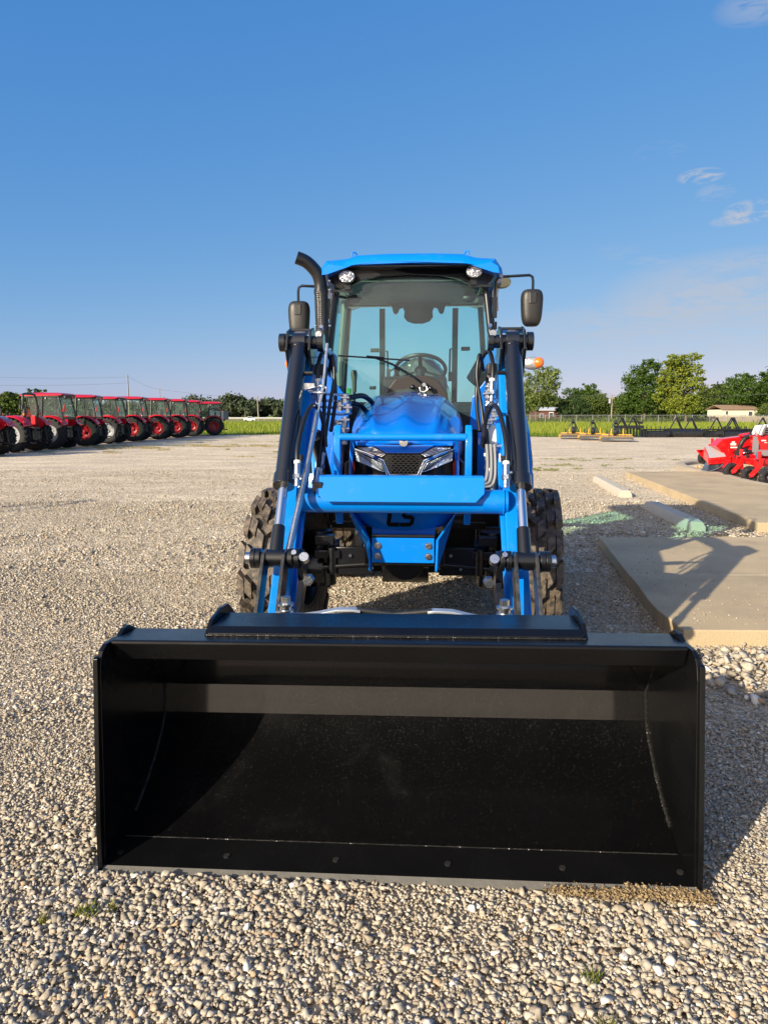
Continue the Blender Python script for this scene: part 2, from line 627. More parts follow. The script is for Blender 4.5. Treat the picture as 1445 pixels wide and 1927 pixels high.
# ------------------------------------------------------------------ the ground
def gravel_mat():
    m, t, b = base_mat('gravel_ground')
    tcn = t.nodes.new('ShaderNodeTexCoord')
    vo = _n(t, 'ShaderNodeTexVoronoi', Scale=38.0)
    t.links.new(tcn.outputs['Object'], vo.inputs['Vector'])
    sep = t.nodes.new('ShaderNodeSeparateColor')
    t.links.new(vo.outputs['Color'], sep.inputs[0])
    r = t.nodes.new('ShaderNodeValToRGB')
    cr = r.color_ramp
    cr.elements[0].color = (.36, .31, .24, 1)
    cr.elements[1].color = (.60, .56, .50, 1)
    for p, c in ((.35, (.50, .44, .35)), (.65, (.60, .535, .44)), (.85, (.66, .60, .50))):
        e = cr.elements.new(p)
        e.color = (*c, 1)
    t.links.new(sep.outputs[0], r.inputs['Fac'])
    # bigger patches: coarse fines and tracks
    n1 = _n(t, 'ShaderNodeTexNoise', Scale=.9, Detail=8.0, Roughness=.65)
    mp = t.nodes.new('ShaderNodeMapping')
    mp.inputs['Scale'].default_value = (.45, 1.2, 1)
    t.links.new(tcn.outputs['Object'], mp.inputs['Vector'])
    t.links.new(mp.outputs[0], n1.inputs['Vector'])
    mx = t.nodes.new('ShaderNodeMix')
    mx.data_type = 'RGBA'
    mx.blend_type = 'MULTIPLY'
    mx.inputs['Factor'].default_value = 1
    r2 = t.nodes.new('ShaderNodeValToRGB')
    r2.color_ramp.elements[0].position = .33
    r2.color_ramp.elements[0].color = (.84, .80, .74, 1)
    r2.color_ramp.elements[1].position = .66
    r2.color_ramp.elements[1].color = (1.30, 1.24, 1.15, 1)
    t.links.new(n1.outputs['Fac'], r2.inputs['Fac'])
    t.links.new(r.outputs['Color'], mx.inputs['A'])
    t.links.new(r2.outputs['Color'], mx.inputs['B'])
    # far coarse speckle
    n2 = _n(t, 'ShaderNodeTexNoise', Scale=9.0, Detail=6.0, Roughness=.75)
    t.links.new(tcn.outputs['Object'], n2.inputs['Vector'])
    r3 = t.nodes.new('ShaderNodeValToRGB')
    r3.color_ramp.elements[0].position = .36
    r3.color_ramp.elements[0].color = (.72, .70, .68, 1)
    r3.color_ramp.elements[1].position = .62
    r3.color_ramp.elements[1].color = (1.28, 1.27, 1.25, 1)
    t.links.new(n2.outputs['Fac'], r3.inputs['Fac'])
    m3 = t.nodes.new('ShaderNodeMix')
    m3.data_type = 'RGBA'
    m3.blend_type = 'MULTIPLY'
    m3.inputs['Factor'].default_value = 1
    t.links.new(mx.outputs['Result'], m3.inputs['A'])
    t.links.new(r3.outputs['Color'], m3.inputs['B'])
    t.links.new(m3.outputs['Result'], b.inputs['Base Color'])
    b.inputs['Roughness'].default_value = .9
    b.inputs['Specular IOR Level'].default_value = .2
    bp = t.nodes.new('ShaderNodeBump')
    bp.inputs['Strength'].default_value = 1
    bp.inputs['Distance'].default_value = .02
    bp.invert = True
    t.links.new(vo.outputs['Distance'], bp.inputs['Height'])
    bp2 = t.nodes.new('ShaderNodeBump')
    bp2.inputs['Strength'].default_value = .3
    bp2.inputs['Distance'].default_value = .06
    t.links.new(n2.outputs['Fac'], bp2.inputs['Height'])
    t.links.new(bp.outputs[0], bp2.inputs['Normal'])
    t.links.new(bp2.outputs[0], b.inputs['Normal'])
    return m


GRAVEL = gravel_mat()
mb = MB()
mb.add([(-1500, -600, -.014), (1500, -600, -.014), (1500, 3000, -.014), (-1500, 3000, -.014)], [(0, 1, 2, 3)])
tag(mb.build('ground', GRAVEL, smooth=False), kind='structure')


def stone_mat():
    m, t, b = base_mat('limestone_gravel')
    g = t.nodes.new('ShaderNodeNewGeometry')
    r = t.nodes.new('ShaderNodeValToRGB')
    cr = r.color_ramp
    cr.elements[0].color = (.27, .235, .185, 1)
    cr.elements[1].color = (.84, .80, .74, 1)
    for p, c in ((.14, (.36, .315, .25)), (.34, (.44, .385, .30)), (.54, (.40, .37, .315)), (.72, (.49, .44, .355)), (.88, (.54, .495, .415)), (.955, (.42, .28, .16)), (.965, (.64, .60, .54))):
        e = cr.elements.new(p)
        e.color = (*c, 1)
    t.links.new(g.outputs['Random Per Island'], r.inputs['Fac'])
    tcn = t.nodes.new('ShaderNodeTexCoord')
    n = _n(t, 'ShaderNodeTexNoise', Scale=70.0, Detail=6.0, Roughness=.7)
    t.links.new(tcn.outputs['Object'], n.inputs['Vector'])
    r2 = t.nodes.new('ShaderNodeValToRGB')
    r2.color_ramp.elements[0].position = .35
    r2.color_ramp.elements[0].color = (.66, .63, .6, 1)
    r2.color_ramp.elements[1].position = .65
    r2.color_ramp.elements[1].color = (1.1, 1.08, 1.05, 1)
    t.links.new(n.outputs['Fac'], r2.inputs['Fac'])
    mx = t.nodes.new('ShaderNodeMix')
    mx.data_type = 'RGBA'
    mx.blend_type = 'MULTIPLY'
    mx.inputs['Factor'].default_value = 1
    t.links.new(r.outputs['Color'], mx.inputs['A'])
    t.links.new(r2.outputs['Color'], mx.inputs['B'])
    t.links.new(mx.outputs['Result'], b.inputs['Base Color'])
    b.inputs['Roughness'].default_value = .85
    b.inputs['Specular IOR Level'].default_value = .3
    bp = t.nodes.new('ShaderNodeBump')
    bp.inputs['Strength'].default_value = .5
    bp.inputs['Distance'].default_value = .004
    t.links.new(n.outputs['Fac'], bp.inputs['Height'])
    t.links.new(bp.outputs[0], b.inputs['Normal'])
    return m


STONE = stone_mat()


def hull_variants(nv, npts, seed):
    r = np.random.default_rng(seed)
    out = []
    while len(out) < nv:
        p = r.uniform(-1, 1, size=(npts, 3))
        p /= (np.abs(p).max(1)[:, None] ** .55) * (np.linalg.norm(p, axis=1)[:, None] ** .45)
        p *= r.uniform(.80, 1.10, (npts, 1))
        p -= p.mean(0)
        p *= np.array([1, r.uniform(.6, .95), r.uniform(.36, .62)])
        bm = bmesh.new()
        for q in p:
            bm.verts.new(q)
        res = bmesh.ops.convex_hull(bm, input=bm.verts)
        bmesh.ops.delete(bm, geom=[v for v in bm.verts if not v.link_faces], context='VERTS')
        bmesh.ops.triangulate(bm, faces=bm.faces)
        bm.verts.ensure_lookup_table()
        v = np.array([x.co[:] for x in bm.verts])
        f = np.array([[q.index for q in x.verts] for x in bm.faces])
        bm.verts.index_update()
        f = np.array([[q.index for q in x.verts] for x in bm.faces])
        bm.free()
        out.append((v, f))
    return out


def rot_mats(n, r, tilt):
    a = r.uniform(0, 2 * np.pi, n)
    bx = r.normal(0, tilt, n)
    by = r.normal(0, tilt, n)
    ca, sa, cx, sx, cy, sy = np.cos(a), np.sin(a), np.cos(bx), np.sin(bx), np.cos(by), np.sin(by)
    Z = np.zeros(n)
    O1 = np.ones(n)
    Rz = np.stack([ca, -sa, Z, sa, ca, Z, Z, Z, O1], 1).reshape(n, 3, 3)
    Rx = np.stack([O1, Z, Z, Z, cx, -sx, Z, sx, cx], 1).reshape(n, 3, 3)
    Ry = np.stack([cy, Z, sy, Z, O1, Z, -sy, Z, cy], 1).reshape(n, 3, 3)
    return Rx @ Ry @ Rz


def scatter(name, xy, size, variants, r, z0=0.0, tilt=.35, label=None, mt=None, sink=.1, layers=0.0):
    which = r.integers(0, len(variants), len(xy))
    lay = r.uniform(-layers, layers * .35, len(xy))
    V, F = [], []
    off = 0
    for k, (v, f) in enumerate(variants):
        idx = np.where(which == k)[0]
        if not len(idx):
            continue
        R = rot_mats(len(idx), r, tilt)
        sc = size[idx][:, None, None]
        vv = np.einsum('nij,pj->npi', R, v) * sc
        c = np.zeros((len(idx), 1, 3))
        c[:, 0, :2] = xy[idx]
        c[:, 0, 2] = z0 + lay[idx] + size[idx] * (.45 - sink + r.uniform(-.25, .35, len(idx)))
        vv = vv + c
        V.append(vv.reshape(-1, 3))
        ff = f[None] + (np.arange(len(idx)) * len(v))[:, None, None] + off
        F.append(ff.reshape(-1, 3))
        off += len(idx) * len(v)
    return np_mesh(name, np.concatenate(V), np.concatenate(F), mt or STONE)


def inside(xy, poly):
    x, y = xy[:, 0], xy[:, 1]
    c = np.zeros(len(xy), bool)
    n = len(poly)
    for i in range(n):
        x1, y1 = poly[i]
        x2, y2 = poly[(i + 1) % n]
        k = ((y1 > y) != (y2 > y)) & (x < (x2 - x1) * (y - y1) / (y2 - y1 + 1e-12) + x1)
        c ^= k
    return c


PAD1 = [(2.40, 7.82), (1.90, 4.36), (9.0, 4.25), (9.0, 7.9)]
PAD2 = [(5.72, 16.8), (4.66, 8.75), (9.0, 8.62), (7.0, 12.2), (7.75, 16.9)]


def wedge_points(r, d0, d1, dens, extra=.35):
    A = 2 * (0.60 * (d1 + d0) / 2 + extra) * (d1 - d0)
    n = int(A * dens)
    d = d0 + (d1 - d0) * r.random(n)
    half = .60 * d + extra
    keep = r.random(n) < half / (0.60 * d1 + extra)
    d = d[keep]
    half = half[keep]
    x = r.uniform(-1, 1, len(d)) * half
    xy = np.stack([x, d], 1)
    m = ~(inside(xy, PAD1) | inside(xy, PAD2))
    # nothing lies under the bucket floor
    return xy[m]


va = hull_variants(28, 12, 1)
vb = hull_variants(16, 10, 2)
near = wedge_points(rng, 1.15, 3.2, 21000)
lx_ = (near[:, 0] - .026) * math.cos(rad(3.4)) - (near[:, 1] - 2.0875) * math.sin(rad(3.4))
ly_ = (near[:, 0] - .026) * math.sin(rad(3.4)) + (near[:, 1] - 2.0875) * math.cos(rad(3.4))
bx = ~((np.abs(lx_) < .985) & (ly_ > -.046) & (ly_ < .55))
near = near[bx]


def patch(xy, s=1.0):
    x, y = xy[:, 0] * s, xy[:, 1] * s
    return np.sin(2.1 * x + 1.3 * np.sin(1.7 * y)) * np.sin(1.9 * y - 1.1 * np.sin(2.3 * x)) + .5 * np.sin(5.3 * x + 2 * y) * np.sin(4.1 * y - x)


sz = np.clip(rng.lognormal(math.log(.0062), .38, len(near)), .0028, .0175) * (1 + .20 * patch(near))
o = scatter('gravel', near, sz, va, rng, z0=-.002, layers=.004, tilt=.26)
tag(o, 'tan crushed limestone gravel in front of the loader bucket', 'gravel', kind='stuff')
mid = np.concatenate([wedge_points(rng, 3.2, 6.5, 7600), wedge_points(rng, 6.5, 12, 1500), wedge_points(rng, 12, 19, 330)])
sz = np.clip(rng.lognormal(math.log(.0072), .36, len(mid)), .004, .026) * np.where(mid[:, 1] > 6.5, 1.35, 1) * (1 + .22 * patch(mid, .7))
o = scatter('gravel', mid, sz, vb, rng, z0=-.004, layers=.005, tilt=.28)
tag(o, 'pale crushed gravel spread around and behind the blue tractor', 'gravel', kind='stuff')
# larger pale rocks around the concrete pads
pts = []
for k in range(900):
    q = rng.random()
    pts.append((1.75 + 1.9 * rng.random(), 4.22 - abs(rng.normal(0, .35))) if q < .75 else (2.1 + .5 * rng.random() + 2.2 * rng.random(), 7.95 + rng.random() * .7))
pts = np.array(pts)
pts = pts[~(inside(pts, PAD1) | inside(pts, PAD2))]
o = scatter('gravel', pts, np.clip(rng.lognormal(math.log(.026), .3, len(pts)), .014, .05), va, rng)
tag(o, 'coarse pale rock heaped along the concrete pad edge', 'gravel', kind='stuff')


# grass field, mown strip, brown field, road
def field_mat(name, ca, cb, sc=(.05, 3, 1), s=.6):
    m, t, b = base_mat(name)
    tcn = t.nodes.new('ShaderNodeTexCoord')
    mp = t.nodes.new('ShaderNodeMapping')
    mp.inputs['Scale'].default_value = sc
    t.links.new(tcn.outputs['Object'], mp.inputs['Vector'])
    n = _n(t, 'ShaderNodeTexNoise', Scale=s, Detail=9.0, Roughness=.7)
    t.links.new(mp.outputs[0], n.inputs['Vector'])
    r = t.nodes.new('ShaderNodeValToRGB')
    r.color_ramp.elements[0].position = .32
    r.color_ramp.elements[1].position = .68
    r.color_ramp.elements[0].color = (*ca, 1)
    r.color_ramp.elements[1].color = (*cb, 1)
    t.links.new(n.outputs['Fac'], r.inputs['Fac'])
    t.links.new(r.outputs['Color'], b.inputs['Base Color'])
    b.inputs['Roughness'].default_value = .95
    b.inputs['Specular IOR Level'].default_value = .1
    return m


def sheet(name, pts, z, m):
    q = MB()
    q.add([(x, y, z) for x, y in pts], [tuple(range(len(pts)))])
    return tag(q.build(name, m, smooth=False), kind='structure')


# grass edge wanders
edge = [(-260, 56)] + [(x, (53.4 if x < -2 else 53.4 - (min(x, 9) + 2) * .47) + rng.normal(0, .35)) for x in np.arange(-80, 82, 1.3)] + [(300, 48)]
sheet('grass_field', edge + [(1400, 60), (1400, 2600), (-1400, 2600), (-1400, 60)], .012, field_mat('grass_field', (.10, .15, .015), (.20, .23, .035), (.25, 1.5, 1)))
sheet('brown_field', [(-400, 196), (-13, 196), (-13, 300), (-400, 300)], .03, field_mat('dry_field', (.30, .22, .10), (.24, .24, .08), (.03, .6, 1)))
sheet('road', [(-400, 168), (-12, 168), (-12, 177), (-400, 177)], .05, mat('asphalt_pale', (.33, .32, .31), .9))

# grass blades
def blades(name, x0, x1, y0f, y1, n, h, w, m, pw=1.6, z=0.01):
    x = rng.uniform(x0, x1, n)
    yy = np.array([y0f(a) for a in x])
    y = yy + (y1 - yy) * rng.random(n) ** pw
    hh = rng.uniform(h[0], h[1], n)
    a = rng.uniform(0, np.pi, n)
    ww = rng.uniform(w * .6, w * 1.3, n)
    lx, ly = rng.normal(0, .22, n) * hh, rng.normal(0, .22, n) * hh
    v = np.zeros((n, 3, 3))
    v[:, 0] = np.stack([x - np.cos(a) * ww, y - np.sin(a) * ww, np.full(n, z - .01)], 1)
    v[:, 1] = np.stack([x + np.cos(a) * ww, y + np.sin(a) * ww, np.full(n, z - .01)], 1)
    v[:, 2] = np.stack([x + lx, y + ly, z + hh], 1)
    f = np.arange(n * 3).reshape(n, 3)
    return np_mesh(name, v.reshape(-1, 3), f, m)


GRASSY = leaf_mat('tall_grass', (.10, .19, .008), (.25, .33, .02), (.38, .39, .07), .4)
GRASSM = leaf_mat('mown_grass', (.05, .12, .006), (.12, .21, .012), (.16, .23, .03), .35)
o = blades('tall_grass', 2, 75, lambda a: 52.5, 118, 60000, (.22, .66), .03, GRASSY, 1.5)
tag(o, 'tall yellow green grass in the field right of the blue tractor', 'grass', kind='stuff')
o = blades('tall_grass', -45, 2, lambda a: 56, 150, 22000, (.2, .45), .04, GRASSY, 1.5)
tag(o, 'tall yellow green grass in the field beyond the red tractors', 'grass', kind='stuff')
o = blades('mown_grass', 2, 45, lambda a: 48.2, 53.5, 14000, (.03, .16), .03, GRASSM, 1)
tag(o, 'short green mown strip of grass behind the parked implements', 'grass', kind='stuff')
o = blades('mown_grass', -40, 0, lambda a: 53.3, 58, 9000, (.03, .14), .03, GRASSM, 1)
tag(o, 'short green grass strip behind the last red tractor', 'grass', kind='stuff')

# weeds growing up through the gravel
def weeds(name, spots, m, label, w=.006, h=(.02, .07)):
    V = []
    for (x, y, rx, ry, n) in spots:
        for k in range(n):
            a = rng.uniform(0, 6.28)
            q = math.sqrt(rng.random())
            px, py = x + rx * q * math.cos(a), y + ry * q * math.sin(a)
            hh = rng.uniform(*h)
            b_ = rng.uniform(0, 6.28)
            l = hh * rng.uniform(.2, 1.0)
            t = rng.uniform(0, 6.28)
            V += [(px - w * math.cos(b_), py - w * math.sin(b_), 0), (px + w * math.cos(b_), py + w * math.sin(b_), 0), (px + l * math.cos(t), py + l * math.sin(t), hh)]
    V = np.array(V)
    o = np_mesh(name, V, np.arange(len(V)).reshape(-1, 3), m)
    return tag(o, label, 'weeds', kind='stuff')


WEED = leaf_mat('weed_leaf', (.07, .14, .01), (.20, .24, .03), (.28, .25, .07), .3)
DRY = leaf_mat('dry_weed', (.30, .24, .08), (.22, .24, .05), (.40, .33, .16), .3)
sp = [(-.873, 1.905, .032, .026, 80), (-.80, 1.925, .02, .02, 18), (-.98, 1.87, .015, .015, 25), (.535, 1.655, .028, .025, 45), (.53, 1.52, .025, .025, 40), (-1.07, 1.74, .02, .02, 30), (-1.12, 1.72, .02, .01, 20)]
weeds('weeds', sp, WEED, 'small green weeds sprouting in the gravel before the bucket', .003, (.012, .038))
sp = [(4.9 + rng.normal(0, .9), 20.4 + rng.normal(0, 1.5), rng.uniform(.04, .22), rng.uniform(.06, .3), 40) for k in range(16)]
sp += [(4.35 + rng.normal(0, .4), 18.9 + rng.normal(0, .25), rng.uniform(.1, .3), .16, 90) for k in range(7)]
sp += [(6.9 + rng.normal(0, .9), 23.4 + rng.normal(0, .35), rng.uniform(.1, .3), .2, 60) for k in range(12)]
weeds('weeds', sp, WEED, 'low green weeds in the gravel beyond the parking blocks', .008, (.015, .05))
sp = [(x, 33.0 + rng.normal(0, .9) + (x + 9) * .35, rng.uniform(.2, .9), rng.uniform(.2, .9), 130) for x in np.arange(-17, -4, .42)]
sp += [(rng.uniform(-14, 1), rng.uniform(24, 42), rng.uniform(.1, .6), rng.uniform(.1, .5), 70) for k in range(34)]
weeds('weeds', sp, DRY, 'dry yellow weeds streaking the gravel before the red tractors', .016, (.02, .06))
sp = [(2.0 + 1.0 * rng.random() , 7.0 + 2 * rng.random(), .08, .08, 30) for k in range(5)] + [(1.78, 4.55, .09, .09, 90), (2.4, 4.1, .2, .08, 60), (3.9, 8.35, .3, .15, 150)]
weeds('weeds', sp, DRY, 'dry straw weeds beside the concrete pad', .004, (.01, .035))

# ------------------------------------------------------------------ concrete pads, kerb, parking blocks
CONC = mat('tan_concrete', (.43, .335, .205), .85, var=.24, vscale=1.6, bump=.5, bscale=90, dust=.5, dustcol=(.25, .20, .135), dscale=1.3, dlo=.50)
CONC2 = mat('kerb_concrete', (.37, .31, .23), .85, var=.16, vscale=5, bump=.4, bscale=60, dust=.4, dustcol=(.25, .20, .14), dscale=7, dlo=.5)
CONC3 = mat('pale_block_concrete', (.44, .40, .33), .85, var=.18, vscale=9, bump=.5, bscale=50, dust=.4, dustcol=(.33, .30, .24), dscale=9, dlo=.5)


def pad(poly, z, label):
    q = MB()
    q.prism(poly, 'z', -.05, z)
    o = q.build('concrete_pad', CONC, smooth=False, bevel=.008)
    return tag(o, kind='structure')


def rough_poly(poly, n=14, amp=.012):
    out = []
    for i in range(len(poly)):
        a, b = poly[i], poly[(i + 1) % len(poly)]
        for k in range(n):
            t = k / n
            j = 0 if k == 0 else amp
            out.append((a[0] + (b[0] - a[0]) * t + rng.normal(0, 1) * j * .6, a[1] + (b[1] - a[1]) * t + rng.normal(0, 1) * j * .6))
    return out


pad(rough_poly([(2.40, 7.82), (1.92, 4.9), (1.90, 4.36), (9.0, 4.25), (9.0, 7.9)], amp=.006), .10, '')
pad(rough_poly([(5.72, 16.8), (4.66, 8.75), (9.0, 8.62), (9.5, 10.5), (7.35, 13.2), (7.75, 16.9)], amp=.006), .12, '')
for y0 in (5.92,):
    q = MB()
    q.bar((2.12, y0, .1005), (9, y0 - .02, .1005), .006, .003)
    tag(q.build('concrete_joint', CONC3, smooth=False), kind='structure')
# stray stones kicked on to the pads
pts = np.concatenate([np.stack([rng.uniform(2.0, 6, 260), 4.45 + np.abs(rng.normal(0, .5, 260))], 1), np.stack([2.1 + np.abs(rng.normal(0, .5, 200)), rng.uniform(4.6, 7.7, 200)], 1)])
o = scatter('gravel', pts[inside(pts, [(2.42, 7.7), (1.98, 4.9), (1.96, 4.42), (8.9, 4.35), (8.9, 7.8)])], np.full(460, .006)[:int(inside(pts, [(2.42, 7.7), (1.98, 4.9), (1.96, 4.42), (8.9, 4.35), (8.9, 7.8)]).sum())] * rng.uniform(.5, 1.6, int(inside(pts, [(2.42, 7.7), (1.98, 4.9), (1.96, 4.42), (8.9, 4.35), (8.9, 7.8)]).sum())), vb, rng, z0=.1)
tag(o, 'stray gravel chips scattered on the nearest concrete pad', 'gravel', kind='stuff')
# curved kerb round the display bed
q = MB()
kp = [(9.6, 10.4), (7.5, 13.2), (7.75, 16.6), (7.85, 18.2), (8.35, 20.0), (9.6, 21.3), (12, 22.2), (16, 22.6)]
P = []
for i in range(len(kp) - 1):
    p0, p1, p2, p3 = [Vector(kp[max(0, min(len(kp) - 1, i + j))]) for j in (-1, 0, 1, 2)]
    for k in range(6):
        t = k / 6
        P.append(.5 * ((2 * p1) + (p2 - p0) * t + (2 * p0 - 5 * p1 + 4 * p2 - p3) * t * t + (3 * p1 - p0 - 3 * p2 + p3) * t ** 3))
rings = []
for i in range(len(P)):
    d = (P[min(i + 1, len(P) - 1)] - P[max(i - 1, 0)]).normalized()
    nrm_ = Vector((-d.y, d.x))
    rings.append([(P[i].x + nrm_.x * o_, P[i].y + nrm_.y * o_, z_) for o_, z_ in ((-.14, -.05), (-.13, .10), (-.10, .125), (.10, .125), (.14, .10), (.16, -.05))])
q.loft(rings)
tag(q.build('kerb', CONC2, smooth=True), kind='structure')
# tan gravel inside the bed
r_ = np.random.default_rng(5)
bed = np.stack([r_.uniform(7.2, 12, 9000), r_.uniform(11, 21, 9000)], 1)
bed = bed[(bed[:, 1] < 19.6) & (bed[:, 0] > 7.97 + np.maximum(0, bed[:, 1] - 18) * .38 - .1 * (16 - bed[:, 1]) * (bed[:, 1] < 16)) & ~inside(bed, PAD2)]
BEDM = leaf_mat('bed_gravel', (.40, .27, .14), (.62, .50, .34), (.5, .34, .18), 0)
o = scatter('bed_gravel', bed, np.clip(r_.lognormal(math.log(.035), .3, len(bed)), .02, .07), vb, r_, mt=BEDM, z0=.045)
sheet('display_bed', [(9.6, 10.6), (7.62, 13.3), (7.85, 16.6), (7.97, 18.2), (8.5, 19.9), (9.7, 21.1), (12, 22.0), (12, 10.6)], .05, GRAVEL)
tag(o, 'tan gravel of the display bed under the red mowers', 'gravel', kind='stuff')


def parking_block(c, a, L, label):
    c = Vector((*c, 0))
    t = thing('parking_block', c, label, 'parking block', 'concrete parking blocks by the pads', a)
    q = MB()
    pr = [(-.125, -.02), (-.125, .05), (-.08, .125), (.08, .125), (.125, .05), (.125, -.02)]
    rings = []
    for k in range(13):
        s = -L / 2 + L * k / 12
        sc = .9 if k in (0, 12) else 1
        rings.append([(u * sc + rng.normal(0, .0015), s, w * (sc if w > 0 else 1) + rng.normal(0, .0015)) for u, w in pr])
    q.loft(rings)
    q.build('block_body', CONC3, t, bevel=.006)
    q = MB()
    for s in (-.32 * L, .32 * L):
        q.cyl((0, s, .12), (0, s, .129), .012, n=8)
    q.build('anchor_pin', BLKIRON, t)
    return t


# long axes run away from the lens, slightly left
parking_block((4.52, 14.15), -math.atan2(.43, 3.2), 3.1, 'pale sunlit concrete parking block lying beyond the tractor shadow')
parking_block((4.06, 9.95), -math.atan2(.23, 2.2), 2.2, 'concrete parking block between the two pads, mostly in tractor shade')

# ------------------------------------------------------------------ wheels
def tyre(Rr, w, rr, n, lugh, split=True, slant=.30, lugw=.048, style=0):
    q = MB()
    Rb = Rr - lugh
    prof = [(-.40 * w, rr * .98), (-.46 * w, rr * 1.06), (-.50 * w, rr + (Rb - rr) * .5), (-.485 * w, rr + (Rb - rr) * .8), (-.43 * w, Rb * .985), (-.25 * w, Rb), (0, Rb * 1.004),
            (.25 * w, Rb), (.43 * w, Rb * .985), (.485 * w, rr + (Rb - rr) * .8), (.50 * w, rr + (Rb - rr) * .5), (.46 * w, rr * 1.06), (.40 * w, rr * .98)]
    q.lathe(prof + [(0.36 * w, rr * .93), (-.36 * w, rr * .93)], n=64, closed=True)
    bands = [(.02, .17), (.20, .335), (.355, .52)] if split else [(.0, .52)]
    hwid = lugw
    for sd in (-1, 1):
        for k in range(n):
            ph0 = 2 * math.pi * (k + (.5 if sd > 0 else 0)) / n
            for bi, (a, b) in enumerate(bands):
                xs = [a + (b - a) * i / 4 for i in range(5)]
                rings = []
                for i, x in enumerate(xs):
                    u = min(x, .5)
                    top = Rr * (1 - .018 * (max(0, u - .25) / .25) ** 2)
                    base = Rb * .975
                    if b > .45 and i == 4:
                        top = Rb * 1.0 - (Rb - rr) * .16
                        base = top - .03 * Rr
                        u = .515
                    ph = ph0 + slant * x / .5 + (.07 if (split and bi == 1) else 0)
                    tw = hwid * (1.25 if bi == 2 else 1)
                    ring = []
                    for dph, r_ in ((-1.15, base), (-.9, top), (.9, top), (1.15, base)):
                        p_ = ph + dph * tw / Rr
                        ring.append((sd * u * w, r_ * math.sin(p_), r_ * math.cos(p_)))
                    rings.append(ring)
                q.loft(rings)
    return q


def rim(Rr, w, side, dish=.35, n=36, holes=8):
    """wheel disc and rim; side = +1 when the outer face looks to +x"""
    q = MB()
    s = side
    q.lathe([(-.42 * w * s, Rr * 1.04), (-.42 * w * s, Rr * .97), (-.36 * w * s, Rr * .93), (.36 * w * s, Rr * .93), (.42 * w * s, Rr * .97), (.42 * w * s, Rr * 1.04), (.44 * w * s, Rr * 1.04),
             (.44 * w * s, Rr * .95), (.37 * w * s, Rr * .90), (-.37 * w * s, Rr * .90), (-.44 * w * s, Rr * .95), (-.44 * w * s, Rr * 1.04)], n=n, closed=True)
    h = dish * w * s * .5
    q.lathe([(h, Rr * .91), (h + .05 * w * s, Rr * .74), (h - .10 * w * s, Rr * .55), (h - .12 * w * s, Rr * .30), (h + .02 * w * s, Rr * .24), (h + .04 * w * s, .01),
             (h + .0 * s, .01), (h - .16 * w * s, Rr * .30), (h - .14 * w * s, Rr * .57), (h, Rr * .76), (h - .03 * w * s, Rr * .91)], n=n, closed=True)
    for k in range(holes):
        a = 2 * math.pi * k / holes
        c = (h - .10 * w * s, Rr * .43 * math.cos(a), Rr * .43 * math.sin(a))
        q.cyl(c, (c[0] + .035 * s, c[1], c[2]), Rr * .045, n=6)
        a += .3
        c = (h + .03 * w * s, Rr * .80 * math.cos(a), Rr * .80 * math.sin(a))
        q.box(c, (.03, Rr * .12, Rr * .12))
    return q


def wheel(parent, name, loc, Rr, w, rr, side, rimmat, tymat, n, lugh, split, slant=.3, lugw=.045, rz=0, cache={}):
    key = (Rr, w, rr, n, side * (1 if slant else 0), split)
    o = rim(rr, w, side).build(name, rimmat, parent, loc=loc)
    o.rotation_euler = (0, 0, rz)
    if key in cache:
        t = cache[key].copy()
        COL.objects.link(t)
        t.parent = o
        t.name = 'tyre'
    else:
        t = tyre(Rr, w, rr, n, lugh, split, slant, lugw).build('tyre', tymat, o, smooth=True, ang=30)
        cache[key] = t
    return o


# ------------------------------------------------------------------ the blue loader tractor
ANG = rad(-3.4)
TX = Vector((math.cos(ANG), math.sin(ANG), 0))
org = Vector((.0337, 2.0875, 0)) + TX * -.03
T = thing('loader_tractor', org, 'blue cab tractor with a front loader and wide black bucket resting on the gravel', 'tractor', rz=ANG)

# ---- bucket
BX = .931


def bprof():
    p = [(0, .002), (.12, .018), (.22, .056), (.32, .105), (.41, .165), (.49, .235), (.535, .295), (.55, .405), (.475, .51), (.43, .585), (.33, .65)]
    return p


BUCKET = mat('bucket_black_paint', (.0035, .0036, .0042), .26, coat=.0, spec=.32, var=.4, vscale=5, rvar=.06, bump=.06, bscale=9)


